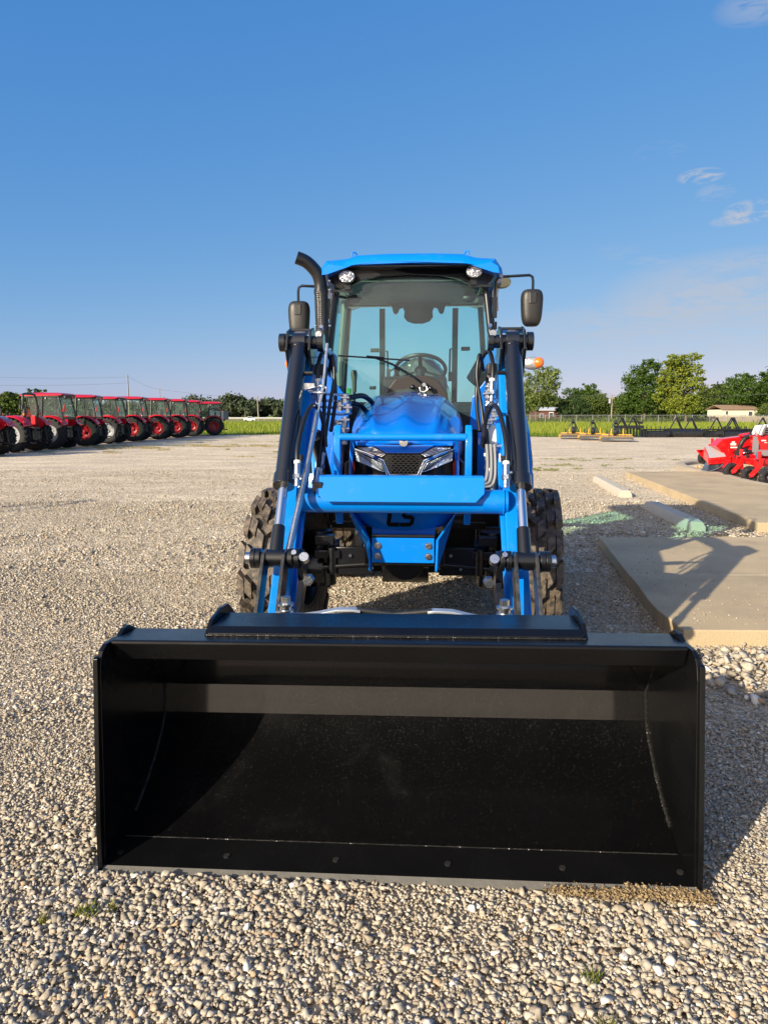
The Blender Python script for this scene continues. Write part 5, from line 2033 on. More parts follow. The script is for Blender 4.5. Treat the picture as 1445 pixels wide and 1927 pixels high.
def red_tractor(kind, rimmat, name='red_tractor'):
    t = thing(name, (0, 0, 0), 'x', 'tractor')
    ww, R = .42, .68
    k = 1 if rimmat == GREYRIM else 0
    for s in (-1, 1):
        wheel(t, 'rear_wheel', (s * .72, 0, R), R, ww, .36 if k == 0 else .37, s, rimmat, TYREB, 20, .04, False, lugw=.035)
        wheel(t, 'front_wheel', (s * .70, -1.95, .45), .45, .30, .22, s, rimmat, TYREB, 18, .03, False, lugw=.03)
    q = MB()
    q.box((0, -.9, .62), (.40, 2.3, .36))
    q.cyl((-.6, 0, R), (.6, 0, R), .12, n=12)
    q.cyl((-.6, -1.95, .45), (.6, -1.95, .45), .07, n=10)
    q.box((.42, -.85, .62), (.30, .6, .4))
    q.box((-.42, -.85, .62), (.30, .6, .4))
    q.build('chassis', BLKIRON, t, bevel=.01)
    q = MB()
    # three point hitch and drawbar at the tail
    for s in (-1, 1):
        q.bar((s * .22, .15, .55), (s * .40, .95, .42), .04, .05)
        q.bar((s * .25, .1, .95), (s * .36, .70, .90), .04, .05)
        q.bar((s * .36, .68, .90), (s * .38, .72, .46), .03, .03)
    q.bar((0, .2, .95), (0, .75, .85), .05)
    q.box((0, .35, .75), (.5, .3, .5))
    q.bar((0, .3, .38), (0, .95, .38), .08, .03)
    q.build('three_point_hitch', BLKIRON, t)
    q = MB()
    rings = []
    for y, hw, zt in ((-2.50, .22, 1.22), (-2.46, .27, 1.30), (-2.2, .30, 1.40), (-1.6, .32, 1.48), (-1.0, .33, 1.52)):
        rings.append([(-hw, y, .85), (-hw, y, zt - .16), (-hw * .72, y, zt - .02), (0, y, zt), (hw * .72, y, zt - .02), (hw, y, zt - .16), (hw, y, .85)])
    q.loft(rings)
    hd = q.build('hood', RED, t, ang=50)
    q = MB()
    q.box((0, -2.51, 1.02), (.36, .03, .26))
    q.build('grille', BLKIRON, hd, bevel=.01)
    for s in (-1, 1):
        q = MB()
        rings = []
        for i in range(13):
            a = rad(8 + 140 * i / 12)
            r_ = R + .10
            yy, zz = -r_ * math.cos(a), R + r_ * math.sin(a)
            rings.append([(s * .46, yy, zz), (s * .46, yy, zz + .02), (s * .90, yy, zz + .01), (s * .96, yy * .99, zz - .05), (s * .93, yy * .99, zz - .06)])
        q.loft(rings)
        q.prism([(.2, 1.46), (.30, 1.40), (.50, 1.30), (.60, 1.12), (.40, .95), (-.5, .95), (-.75, 1.02), (-.70, 1.25), (-.5, 1.42)], 'x', s * .42, s * .46)
        f = q.build('rear_fender', RED, t, ang=50)
        q = MB()
        q.box((s * .86, .58, 1.22), (.12, .05, .07))
        q.build('tail_lamp', mat('red_lamp', (.6, .02, .01), .2, coat=1), f, bevel=.01)
        # lower steps
        q = MB()
        for z in (.42, .68):
            q.box((s * .62, -1.0, z), (.22, .3, .02))
        q.build('step', BLKIRON, t)
    if kind == 'cab':
        q = MB()
        for s in (-1, 1):
            q.tube([(s * .56, -1.22, 1.0), (s * .60, -1.22, 1.5), (s * .52, -1.05, 2.30)], .03, 8)
            q.tube([(s * .70, -.36, 1.15), (s * .69, -.36, 1.6), (s * .60, -.34, 2.32)], .045, 8)
            q.tube([(s * .60, .50, 1.25), (s * .60, .50, 1.6), (s * .55, .36, 2.32)], .035, 8)
            q.bar((s * .60, -1.05, 2.30), (s * .60, .38, 2.32), .06, .06)
            q.bar((s * .60, -.36, 1.36), (s * .60, .50, 1.36), .05, .08)
            q.bar((s * .60, -1.2, 1.05), (s * .68, -.36, 1.10), .05, .06)
        q.bar((-.58, .48, 1.36), (.58, .48, 1.36), .05, .10)
        q.bar((-.56, .37, 2.28), (.56, .37, 2.28), .05, .06)
        q.bar((-.52, -1.07, 2.28), (.52, -1.07, 2.28), .05, .06)
        q.box((0, -.35, .98), (1.1, 1.5, .05))
        cf = q.build('cab_frame', BLKIRON, t)
        for s in (-1, 1):
            q = MB()
            q.add([(s * .60, -1.20, 1.12), (s * .70, -.40, 1.15), (s * .61, -.38, 2.28), (s * .535, -1.04, 2.28)], [(0, 1, 2, 3)])
            q.add([(s * .70, -.32, 1.42), (s * .61, .47, 1.42), (s * .56, .36, 2.28), (s * .61, -.30, 2.28)], [(0, 1, 2, 3)])
            q.build('side_window', RGLASS, t)
        q = MB()
        q.add([(-.57, .49, 1.44), (.57, .49, 1.44), (.53, .37, 2.26), (-.53, .37, 2.26)], [(0, 1, 2, 3)])
        q.build('rear_window', RGLASS, t)
        q = MB()
        q.add([(-.56, -1.22, 1.5), (.56, -1.22, 1.5), (.50, -1.06, 2.26), (-.50, -1.06, 2.26)], [(0, 1, 2, 3)])
        q.build('windscreen', RGLASS, t)
        q = MB()
        rings = []
        for y, hw, zb, zt in ((-1.42, .48, 2.36, 2.40), (-1.36, .60, 2.33, 2.44), (-1.05, .66, 2.32, 2.49), (-.5, .68, 2.33, 2.51), (.30, .68, 2.34, 2.50), (.52, .66, 2.36, 2.47), (.60, .58, 2.38, 2.43)):
            rings.append([(-hw, y, zb), (-hw, y, zb + .045), (-hw + .12, y, zt - .045), (-hw + .25, y, zt - .03), (hw - .25, y, zt - .03), (hw - .12, y, zt - .045), (hw, y, zb + .045), (hw, y, zb)])
        q.loft(rings)
        rf = q.build('cab_roof', RED, t, ang=30)
        q = MB()
        q.box((0, .50, 2.335), (1.1, .14, .05))
        q.box((0, -.4, 2.32), (1.18, 1.7, .03))
        q.build('roof_underside', BLKIRON, rf)
        q = MB()
        for s in (-1, 1):
            q.lathe([(-.03, .03), (.0, .05), (.03, .05)], (s * .50, .58, 2.30), (0, 1, 0), n=12)
            q.lathe([(-.03, .03), (.0, .045), (.03, .045)], (s * .63, -.2, 2.22), (0, 1, 0), n=12)
        q.build('work_lamp', GREYRIM, t)
        q = MB()
        for s in (-1, 1):
            q.tube([(s * .55, -1.1, 2.1), (s * .80, -1.25, 2.12), (s * .82, -1.25, 1.95)], .012, 6)
            q.box((s * .82, -1.25, 1.85), (.13, .04, .22))
        q.build('side_mirror', MATTE, t)
        q = MB()
        q.box((0, -.15, 1.20), (.46, .46, .12))
        q.box((0, .10, 1.50), (.44, .12, .55))
        q.build('seat', SEATM, t, bevel=.03)
        q = MB()
        q.tube([(.17 * math.cos(a), -.75 + .12 * math.sin(a), 1.55 + .12 * math.sin(a)) for a in [2 * math.pi * k / 16 for k in range(17)]], .015, 6, caps=False)
        q.bar((0, -.75, 1.55), (0, -.95, 1.2), .05)
        q.build('steering_wheel', MATTE, t)
        tri = (.48, .535, 1.80)
    else:
        q = MB()
        q.tube([(-.44, .30, .9), (-.46, .30, 1.9), (-.40, .28, 2.26), (-.28, .27, 2.34), (.28, .27, 2.34), (.40, .28, 2.26), (.46, .30, 1.9), (.44, .30, .9)], .045, 10, smooth=3)
        q.build('roll_bar', BLKIRON, t)
        q = MB()
        for s in (-1, 1):
            q.box((s * .50, .36, 1.62), (.07, .07, .24))
            q.box((s * .50, .30, 1.80), (.12, .06, .20))
        q.build('lamp_bracket', BLKIRON, t, bevel=.01)
        for s in (-1, 1):
            q = MB()
            q.box((s * .56, .38, 1.52), (.06, .06, .10))
            q.build('turn_signal', AMBER, t, bevel=.015)
        q = MB()
        q.box((0, -.15, 1.16), (.46, .46, .12))
        q.box((0, .10, 1.42), (.44, .12, .50))
        q.build('seat', SEATM, t, bevel=.03)
        q = MB()
        q.tube([(.17 * math.cos(a), -.75 + .12 * math.sin(a), 1.50 + .12 * math.sin(a)) for a in [2 * math.pi * k / 16 for k in range(17)]], .015, 6, caps=False)
        q.bar((0, -.75, 1.50), (0, -.95, 1.2), .05)
        q.build('steering_wheel', MATTE, t)
        q = MB()
        q.box((0, -.35, .95), (1.0, 1.2, .05))
        q.prism([(-1.0, .95), (-1.0, 1.5), (-.9, 1.52), (-.85, 1.3), (-.8, .95)], 'x', -.28, .28)
        q.build('operator_platform', BLKIRON, t)
        tri = (.30, .42, 1.58)
    q = MB()
    x, y, z = tri
    q.prism([(x - .18, z - .15), (x + .18, z - .15), (x, z + .17)], 'y', y, y + .012)
    q.build('warning_triangle', ORANGE, t, smooth=False)
    return t


REDRIM = mat('shaded_red_rim', (.26, .005, .012), .4, coat=.2)  # rim red darkened to paint in the shade of the wheel recess
protos = {}
row = [('rops', 1, -14.31, 24.6, 'red tractor cut by the left edge of the photo, only a tyre showing'),
       ('rops', 1, -14.42, 27.8, 'red open station tractor with black roll bar and grey rims near the left edge'),
       ('cab', 1, -14.17, 30.4, 'red cab tractor with grey rims right beside the roll bar tractor'),
       ('cab', 0, -13.95, 33.3, 'red cab tractor with red rims standing between two with grey rims'),
       ('cab', 1, -14.05, 36.4, 'red cab tractor whose grey rim is mostly hidden by the tractor before it'),
       ('cab', 0, -13.85, 39.5, 'red cab tractor with red rims below the tall utility pole'),
       ('cab', 0, -13.49, 42.7, 'red cab tractor with its whole red rear rim showing, fourth from the far end'),
       ('cab', 0, -13.25, 45.8, 'red cab tractor with red rims, third from the far end of the row'),
       ('cab', 0, -13.17, 49.1, 'red cab tractor with its rim half hidden, second from the far end'),
       ('cab', 0, -12.15, 51.2, 'last red cab tractor standing slightly apart at the grass edge')]
for i, (kind, gr, x, y, lab) in enumerate(row):
    key = (kind, gr)
    if key not in protos:
        protos[key] = red_tractor(kind, GREYRIM if gr else REDRIM)
        o = protos[key]
    else:
        o = copy_tree(protos[key])
    hr = rad((-100, -98, -92, -84, -90, -86, -85, -84, -83, -78)[i])
    o.location = (x - .74 * math.cos(hr), y - .74 * math.sin(hr), 0)
    o.rotation_euler = (0, 0, hr)
    sc = .97 if i < 5 else 1.0
    o.scale = (sc, sc, sc)
    if i == 9:
        o.scale = (.97, .97, .97)
    tag(o, lab, 'tractor', 'red tractors parked in a row')
# unseen tractor copy added out of frame on the left to cast a shadow
o = copy_tree(protos[('rops', 1)])
o.location = (-9.15, 8.0, 0)
o.rotation_euler = (0, 0, rad(-100))
tag(o, 'unseen red tractor added outside the left edge to cast the long gravel shadow', 'tractor', 'red tractors parked in a row')


# ------------------------------------------------------------------ implements on the right
def cutter(loc, rz, lab, sc=1):
    t = thing('rotary_cutter', loc, lab, 'mower attachment', 'yellow rotary cutters', rz)
    q = MB()
    pl = [(-.85, -.9), (.85, -.9), (.90, -.2), (.88, .5), (.6, .95), (.2, 1.1), (-.2, 1.1), (-.6, .95), (-.88, .5), (-.90, -.2)]
    zs = [.20] + [.10] * 9
    q.prism(pl, 'z', .275, .30)
    for i in range(len(pl)):
        a, b = pl[i], pl[(i + 1) % len(pl)]
        q.bar((a[0], a[1], .20), (b[0], b[1], .20), .22, .03, up=(0, 0, 1)) if 0 else q.add([(a[0], a[1], zs[i]), (b[0], b[1], zs[i]), (b[0], b[1], .30), (a[0], a[1], .30), (a[0] * .98, a[1] * .98, zs[i]), (b[0] * .98, b[1] * .98, zs[i]), (b[0] * .98, b[1] * .98, .30), (a[0] * .98, a[1] * .98, .30)], [(0, 1, 2, 3), (4, 7, 6, 5), (0, 4, 5, 1), (3, 2, 6, 7)])
    q.bar((-.8, -.55, .37), (.8, -.55, .37), .08, .05)
    q.bar((-.5, -.9, .38), (-.25, .9, .38), .06, .07)
    q.bar((.5, -.9, .38), (.25, .9, .38), .06, .07)
    dk = q.build('deck', YELLOW, t, smooth=False)
    q = MB()
    q.prism([(x * .96, y * .96) for x, y in pl], 'z', .301, .306)
    q.build('deck_top', mat('dusty_deck', (.30, .25, .17), .8, var=.3, vscale=2), dk, smooth=False)
    q = MB()
    for k in range(40):
        x = -.82 + 1.64 * k / 39
        q.tube([(x, -.93, .28), (x + .01, -.935, .17), (x, -.93, .04)], .012, 4)
    q.build('chain_guard', GALV, dk, smooth=False)
    q = MB()
    q.cyl((0, 0, .34), (0, 0, .62), .13, .11, n=12)
    q.box((0, 0, .64), (.22, .30, .20))
    q.cyl((0, .2, .64), (.05, .8, .60), .06, n=10)
    q.lathe([(-.08, .14), (-.06, .2), (.06, .2), (.08, .14)], (-.10, -.62, .52), (1, 0, 0), n=18)
    q.build('gearbox', BLKIRON, t, bevel=.01)
    q = MB()
    for s in (-1, 1):
        q.bar((s * .40, .75, .36), (s * .06, .70, 1.05), .05)
        q.bar((s * .06, .70, 1.05), (s * .15, -.55, .42), .035)
        q.bar((s * .45, .8, .36), (s * .45, .8, .62), .06)
    q.lathe([(-.05, .05), (-.05, .13), (.05, .13), (.05, .05)], (0, .62, 1.04), (1, 0, 0), n=14)
    q.build('hitch_frame', BLKIRON, t)
    q = MB()
    for s in (-1, 1):
        q.bar((s * .32, -.86, .34), (s * .32, -.86, .72), .035, .05)
        q.bar((s * .32, -.60, .34), (s * .32, -.60, .60), .03, .05)
    q.build('stand_bracket', YELLOW, t, smooth=False)
    return t


cutter((12.95, 39.9, 0), rad(-14), 'nearest golden rotary cutter with its chain guard facing the lot')
cutter((12.35, 42.2, 0), rad(-12), 'golden rotary cutter in the middle of the three')
cutter((11.75, 44.3, 0), rad(-10), 'farthest golden rotary cutter at the left end of the three')


def black_tool(name, loc, rz, w, lab, cat, masts=1, kind='blade', group='black implements along the grass'):
    t = thing(name, loc, lab, cat, group, rz)
    q = MB()
    if kind == 'blade':
        q.prism([(-.35, .03), (-.40, .20), (-.34, .38), (-.28, .40), (-.24, .30), (-.28, .03)], 'x', -w / 2, w / 2)
        q.prism([(.30, .03), (.28, .30), (.34, .42), (.40, .36), (.42, .03)], 'x', -w / 2, w / 2)
        q.bar((-w / 2, -.1, .50), (w / 2, -.1, .50), .09)
        q.bar((-w / 2, .2, .50), (w / 2, .2, .50), .08)
        for s in (-1, 1):
            q.box((s * w / 2, 0, .27), (.03, .95, .50))
        nm = 'scraper_box'
    elif kind == 'tiller':
        q.lathe([(-w / 2, .20), (-w / 2, .23), (w / 2, .23), (w / 2, .20)], (0, 0, .26), (1, 0, 0), n=18)
        q.box((0, .25, .52), (w, .14, .10))
        nm = 'tiller_hood'
    elif kind == 'frame':
        for yy in (-.3, .35):
            q.bar((-w / 2, yy, .62), (w / 2, yy, .62), .10)
        for k in range(9):
            x = -w / 2 + w * k / 8
            q.bar((x, -.3, .62), (x, -.35, .05), .04, .06)
            q.bar((x, .35, .62), (x, .30, .05), .04, .06)
        q.box((0, 0, .72), (w, .7, .10))
        nm = 'tool_frame'
    else:
        q.bar((-w / 2, 0, .48), (w / 2, 0, .48), .10)
        nm = 'rake_beam'
    q.build(nm, BLKIRON, t, smooth=False)
    for k in range(masts):
        cx = 0 if masts == 1 else -w * .22 + w * .44 * k / (masts - 1)
        q = MB()
        for s in (-1, 1):
            q.bar((cx + s * .42, .30, .50), (cx + s * .05, .28, 1.22), .07, .06)
            q.bar((cx + s * .36, .30, .50), (cx + s * .36, .52, .50), .05, .05)
        q.bar((cx, .28, 1.22), (cx + .05, -.40, .55), .05, .05)
        q.box((cx, .28, 1.22), (.16, .06, .14))
        q.build('hitch_mast', BLKIRON, t, smooth=False)
    if kind == 'rake':
        for k in range(9):
            x = -w / 2 + .12 + (w - .24) * k / 8
            q = MB()
            q.tube([(x - .10, .0, .45), (x - .10, .02, .85), (x - .06, .04, 1.08), (x + .03, .05, 1.13), (x + .10, .03, 1.05), (x + .12, .0, .85), (x + .12, -.05, .1)], .016, 6, smooth=2)
            q.build('spring_tine', BLKIRON, t)
    if kind == 'blade':
        q = MB()
        for k in range(5):
            x = -w / 2 + .15 + (w - .3) * k / 4
            q.bar((x, -.05, .70), (x, -.05, .02), .035, .07)
        q.build('ripper_shank', BLKIRON, t, smooth=False)
    return t


t = black_tool('cultivator', (16.1, 47.0, 0), rad(4), 1.7, 'tall black cultivator frame with twin masts beside the yellow cutters', 'cultivator', 2, 'frame')
q = MB()
for x in (-.55, .45):
    q.bar((x - .4, .3, .7), (x, .25, 1.42), .05)
    q.bar((x + .4, .3, .7), (x, .25, 1.42), .05)
q.bar((-1, .25, 1.0), (1.0, .25, 1.0), .06)
q.box((.75, 0, .95), (.22, .22, .16))
q.build('upper_frame', BLKIRON, t, smooth=False)
black_tool('box_scraper', (17.9, 47.2, 0), rad(2), 1.5, 'low black box scraper without a raised mast right of the tall frame', 'box blade', 0, 'blade')
black_tool('tiller', (19.9, 47.3, 0), rad(-3), 2.2, 'black tiller with two leaning hitch masts in the middle of the black line', 'tiller', 2, 'tiller')
labs = ['first', 'second', 'third']
for k in range(3):
    black_tool('box_scraper', (22.1 + .78 * k, 47.3 + .45 * k * (-1) ** k, 0), rad(2), 1.75, labs[k] + ' box scraper from the left among three with close leaning masts', 'box blade', 1, 'blade')
for k in range(4):
    black_tool('grading_scraper', (25.3 + .85 * k, 47.6 + .4 * (k % 2), 0), rad(-2), 1.75, ['first', 'second', 'third', 'fourth'][k] + ' grading scraper from the left among four near the red mower', 'land plane', 1, 'blade')
black_tool('landscape_rake', (27.3, 49.8, 0), rad(1), 2.8, 'black landscape rake with a row of upright curved tines above the red mower', 'rake', 0, 'rake')


# ------------------------------------------------------------------ scarlet mowers on the display bed
def quadprism(q, pts, d):
    """solid from a planar outline, thickened along the vector d"""
    n = len(pts)
    q.add([p for p in pts] + [p + Vector(d) for p in pts], [(i, (i + 1) % n, n + (i + 1) % n, n + i) for i in range(n)] + [tuple(range(n - 1, -1, -1)), tuple(range(n, 2 * n))])


def caster(parent, c, r, w, a):
    """wheel with a leaning fork; c = wheel centre"""
    c = Vector(c)
    q = MB()
    q.lathe([(-.3 * w, r * .52), (-.48 * w, r * .60), (-.5 * w, r * .82), (-.36 * w, r * .97), (0, r), (.36 * w, r * .97), (.5 * w, r * .82), (.48 * w, r * .60), (.3 * w, r * .52)], c, (.25, -1, 0), n=32, closed=True)
    wh = q.build('caster_wheel', mat('caster_rubber', (.014, .014, .014), .6, dust=.3, dscale=15), parent)
    q = MB()
    q.lathe([(-.3 * w, r * .54), (-.15 * w, r * .30), (-.40 * w, r * .22), (-.42 * w, .005), (.42 * w, .005), (.4 * w, r * .22), (.15 * w, r * .3), (.3 * w, r * .54)], c, (.25, -1, 0), n=24)
    q.build('wheel_hub', BLKIRON, wh)
    q = MB()
    for s in (-1, 1):
        o_ = Vector((.0, s * w * .75, 0))
        quadprism(q, [c + o_ + Vector(v) for v in ((-.035, 0, -.045), (.045, 0, -.03), (.22, 0, .20), (.24, 0, .34), (.15, 0, .34), (.13, 0, .22), (-.05, 0, .02))], (0, s * .012, 0))
    q.box(c + Vector((.19, 0, .34)), (.14, w * 1.8, .02))
    q.cyl(c + Vector((.19, 0, .34)), c + Vector((.19, 0, .50)), .035, n=14)
    fk = q.build('caster_fork', RED2, parent, smooth=False, bevel=.004)
    q = MB()
    q.cyl(c + Vector((0, -w * .95, 0)), c + Vector((0, w * .95, 0)), .016, n=10)
    q.cyl(c + Vector((.045, -w * .88, .03)), c + Vector((.045, -w * .80, .03)), .012, n=8)
    q.build('axle_bolt', ZINC, fk)


def V3(px, py, Y):
    return at(px, py, Y)


mA = thing('collection_mower', (8.1, 16.6, 0), 'scarlet mower with a grey sloping panel, black chute and big curved hose housing', 'mower', 'scarlet mowers on the display bed')
loc0 = Vector(mA.location)


def L_(px, py, Y, o=None):
    return at(px, py, Y) - (loc0 if o is None else o)


q = MB()
quadprism(q, [L_(1346, 839, 17.0), L_(1359, 826, 17.0), L_(1398, 821, 17.0), L_(1424, 822, 17.0), L_(1430, 845, 17.0), L_(1400, 866, 17.0), L_(1372, 868, 17.0), L_(1362, 856, 17.0)], (.05, .45, 0))
HB = q.build('blower_housing', RED2, mA, smooth=False, bevel=.02, seg=3)
q = MB()
q.box(L_(1379, 836, 16.97), (.13, .01, .05))
q.box(L_(1379, 832, 16.97), (.07, .01, .03))
q.box(L_(1380, 842, 16.97), (.16, .01, .03))
q.box(L_(1418, 832, 16.97), (.10, .01, .035))
q.build('decal', WHITE, HB, smooth=False)
q = MB()
quadprism(q, [L_(1327, 840, 17.5), L_(1352, 838, 17.5), L_(1365, 858, 16.8), L_(1334, 861, 16.8)], (0, 0, -.02))
q.build('top_panel', mat('grey_panel', (.36, .35, .36), .5, var=.05), mA, smooth=False, bevel=.003)
q = MB()
quadprism(q, [L_(1333, 862, 16.78), L_(1375, 858, 16.78), L_(1375, 880, 16.78), L_(1360, 872, 16.78), L_(1333, 874.5, 16.78)], (0, .06, 0))
quadprism(q, [L_(1326, 841, 17.5), L_(1334, 862, 16.8), L_(1334, 875, 16.8), L_(1324, 862, 17.5)], (-.02, 0, 0))
quadprism(q, [L_(1362, 858, 16.85), L_(1385, 855, 16.85), L_(1388, 872, 16.85), L_(1365, 884, 16.85)], (0, .3, 0))
quadprism(q, [L_(1315, 847, 17.9), L_(1321, 847, 17.9), L_(1327, 862, 17.9), L_(1323, 862, 17.9)], (0, .05, 0))
quadprism(q, [L_(1315, 847, 17.9), L_(1328, 846, 17.9), L_(1328, 850, 17.9), L_(1315, 851, 17.9)], (0, .05, 0))
DK = q.build('mower_deck', RED2, mA, smooth=False, bevel=.006)
q = MB()
for px, py in ((1336, 865), (1344, 864), (1352, 863), (1359, 862), (1358, 870), (1336, 873), (1372, 861), (1381, 860)):
    p = L_(px, py, 16.77)
    q.cyl(p, p + Vector((0, -.012, 0)), .012, n=6)
q.build('deck_bolt', ZINC, DK)
q = MB()
rings = []
for k in range(7):
    a = k / 6
    x0 = L_(1320 + 6 * a, 888 - 3 * a, 16.9)
    rings.append([L_(1331 - 11 * (1 - a) ** 1.5 * 1.0, 864 + 0 * a, 17.1) * (1 - a) + L_(1333, 875, 16.8) * a, L_(1318 + 15 * a, 887, 17.0 - .2 * a)])
pts = [L_(1333, 875, 16.8), L_(1360, 872, 16.8), L_(1361, 888, 16.7), L_(1333, 888, 16.7), L_(1319, 886, 16.9)]
quadprism(q, [L_(1333, 874, 16.82), L_(1361, 871, 16.82), L_(1361, 889, 16.75), L_(1333, 889, 16.75)], (0, .03, 0))
quadprism(q, [L_(1333, 872, 16.80), L_(1333, 889, 16.75), L_(1317, 887, 17.2), L_(1327, 870, 17.4)], (.01, .03, 0))
CH = q.build('discharge_chute', mat('chute_rubber', (.02, .025, .035), .18, coat=.5), mA, smooth=True, bevel=.01)
q = MB()
q.tube([L_(1360, 873, 16.74), L_(1352, 880, 16.72), L_(1343, 884, 16.72), L_(1333, 887, 16.72)], .008, 6, smooth=4)
q.build('chute_trim', ZINC, CH)
q = MB()
q.tube([L_(1384, 862, 16.6), L_(1389, 850, 16.55), L_(1393, 836, 16.5), L_(1401, 825, 16.5), L_(1411, 820, 16.55), L_(1420, 821, 16.6), L_(1426, 825, 16.7)], .05, 12, smooth=5)
HS = q.build('suction_hose', mat('hose_corrugated', (.012, .012, .012), .5), mA)
q = MB()
P = [L_(1386, 857, 16.6), L_(1389, 850, 16.55), L_(1393, 836, 16.5), L_(1401, 825, 16.5), L_(1411, 820, 16.55), L_(1420, 821, 16.6)]
for a, b in zip(P, P[1:]):
    for k in range(5):
        c = a.lerp(b, k / 5)
        q.cyl(c, c + (b - a).normalized() * .018, .056, n=12)
q.build('hose_rib', MATTE, HS)
q = MB()
# frame rails, engine and hardware between the hose and the casters
quadprism(q, [L_(1388, 860, 16.3), L_(1445, 852, 15.6), L_(1460, 872, 15.6), L_(1440, 878, 15.6), L_(1400, 872, 16.2), L_(1385, 880, 16.3)], (.1, .35, 0))
quadprism(q, [L_(1385, 866, 16.2), L_(1397, 866, 16.2), L_(1400, 884, 16.2), L_(1385, 882, 16.2)], (0, .1, 0))
q.bar(L_(1360, 880, 16.5), L_(1374, 866, 16.6), .05, .05)
quadprism(q, [L_(1398, 842, 16.7), L_(1412, 838, 16.7), L_(1420, 852, 16.7), L_(1414, 862, 16.7), L_(1404, 858, 16.7)], (0, .25, 0))
q.build('mower_frame', RED2, mA, smooth=False, bevel=.012)
q = MB()
q.box(L_(1402, 852, 16.75), (.42, .30, .14))
q.ellipsoid(L_(1398, 848, 16.6), (.12, .10, .07), 12, 8)
q.cyl(L_(1390, 856, 16.5), L_(1412, 850, 16.5), .03, n=10)
q.box(L_(1409, 860, 16.1), (.25, .15, .10))
q.build('engine', BLKIRON, mA, bevel=.02)
q = MB()
q.ellipsoid(L_(1419, 849, 16.3), (.05, .05, .09), 12, 8)
q.cyl(L_(1422, 858, 16.0), L_(1424, 870, 16.0), .022, n=12)
q.cyl(L_(1422, 870, 15.9), L_(1424, 880, 15.9), .012, n=12)
q.ellipsoid(L_(1400, 852, 16.4), (.05, .03, .03), 10, 6)
for px, py in ((1371, 842), (1371, 846), (1372, 850), (1388, 855), (1384, 858), (1430, 862), (1434, 838)):
    p = L_(px, py, 16.8)
    q.cyl(p, p + Vector((0, -.02, 0)), .016, n=8)
q.build('chrome_fitting', CHROME, mA)
caster(mA, L_(1323.5, 861.5, 18.2), .165, .10, 0)
caster(mA, L_(1375.5, 887, 15.95), .195, .11, 0)
caster(mA, L_(1409, 894, 15.0), .195, .11, 0)
mB = thing('stand_on_mower', (8.3, 14.4, 0), 'scarlet mower with a white louvred engine cover cropped by the right edge', 'mower', 'scarlet mowers on the display bed')
o2 = Vector(mB.location)


def L2(px, py, Y):
    return at(px, py, Y) - o2


q = MB()
quadprism(q, [L2(1425, 820, 15.9), L2(1500, 818, 15.9), L2(1500, 850, 15.9), L2(1433, 849, 15.9)], (.05, .5, 0))
quadprism(q, [L2(1427, 866, 15.2), L2(1500, 862, 15.2), L2(1500, 880, 15.2), L2(1430, 878, 15.2)], (.05, .9, 0))
quadprism(q, [L2(1392, 817, 16.9), L2(1410, 814, 16.9), L2(1412, 821, 16.9), L2(1393, 822, 16.9)], (.0, .1, 0))
BD = q.build('mower_body', RED2, mB, smooth=False, bevel=.015)
q = MB()
q.box(L2(1436, 829, 15.88), (.10, .01, .025))
q.box(L2(1440, 833, 15.88), (.06, .01, .012))
q.build('decal', WHITE, BD, smooth=False)
q = MB()
quadprism(q, [L2(1433, 818, 16.0), L2(1440, 801, 16.0), L2(1470, 798, 16.0), L2(1500, 806, 16.0), L2(1500, 820, 16.0)], (0, .5, 0))
EC = q.build('engine_cover', mat('offwhite_plastic', (.62, .60, .54), .45), mB, smooth=False, bevel=.03, seg=3)
q = MB()
for k in range(3):
    q.bar(L2(1439, 806 + 4.5 * k, 15.985), L2(1452, 803 + 4.5 * k, 15.985), .025, .02)
q.build('cooling_louvre', BLKIRON, EC, smooth=False)
q = MB()
q.tube([L2(1430, 819, 15.85), L2(1434, 808, 15.85), L2(1439, 800, 15.85)], .05, 10)
q.box(L2(1438, 852, 15.7), (.30, .3, .12))
q.box(L2(1421, 836, 16.0), (.09, .1, .35))
q.build('control_column', mat('grey_metal', (.30, .30, .31), .35, metal=.4), mB)
q = MB()
q.tube([L2(1416, 818, 16.2), L2(1420, 812, 16.2), L2(1424, 820, 16.2)], .02, 6)
q.tube([L2(1395, 819, 16.2), L2(1430, 818, 16.2)], .012, 6)
q.tube([L2(1430, 850, 15.4), L2(1424, 852, 15.4), L2(1423, 866, 15.3), L2(1427, 880, 15.2)], .015, 6, smooth=3)
q.build('cable', ZINC, mB)
caster(mB, L2(1443, 899, 14.3), .19, .11, 0)


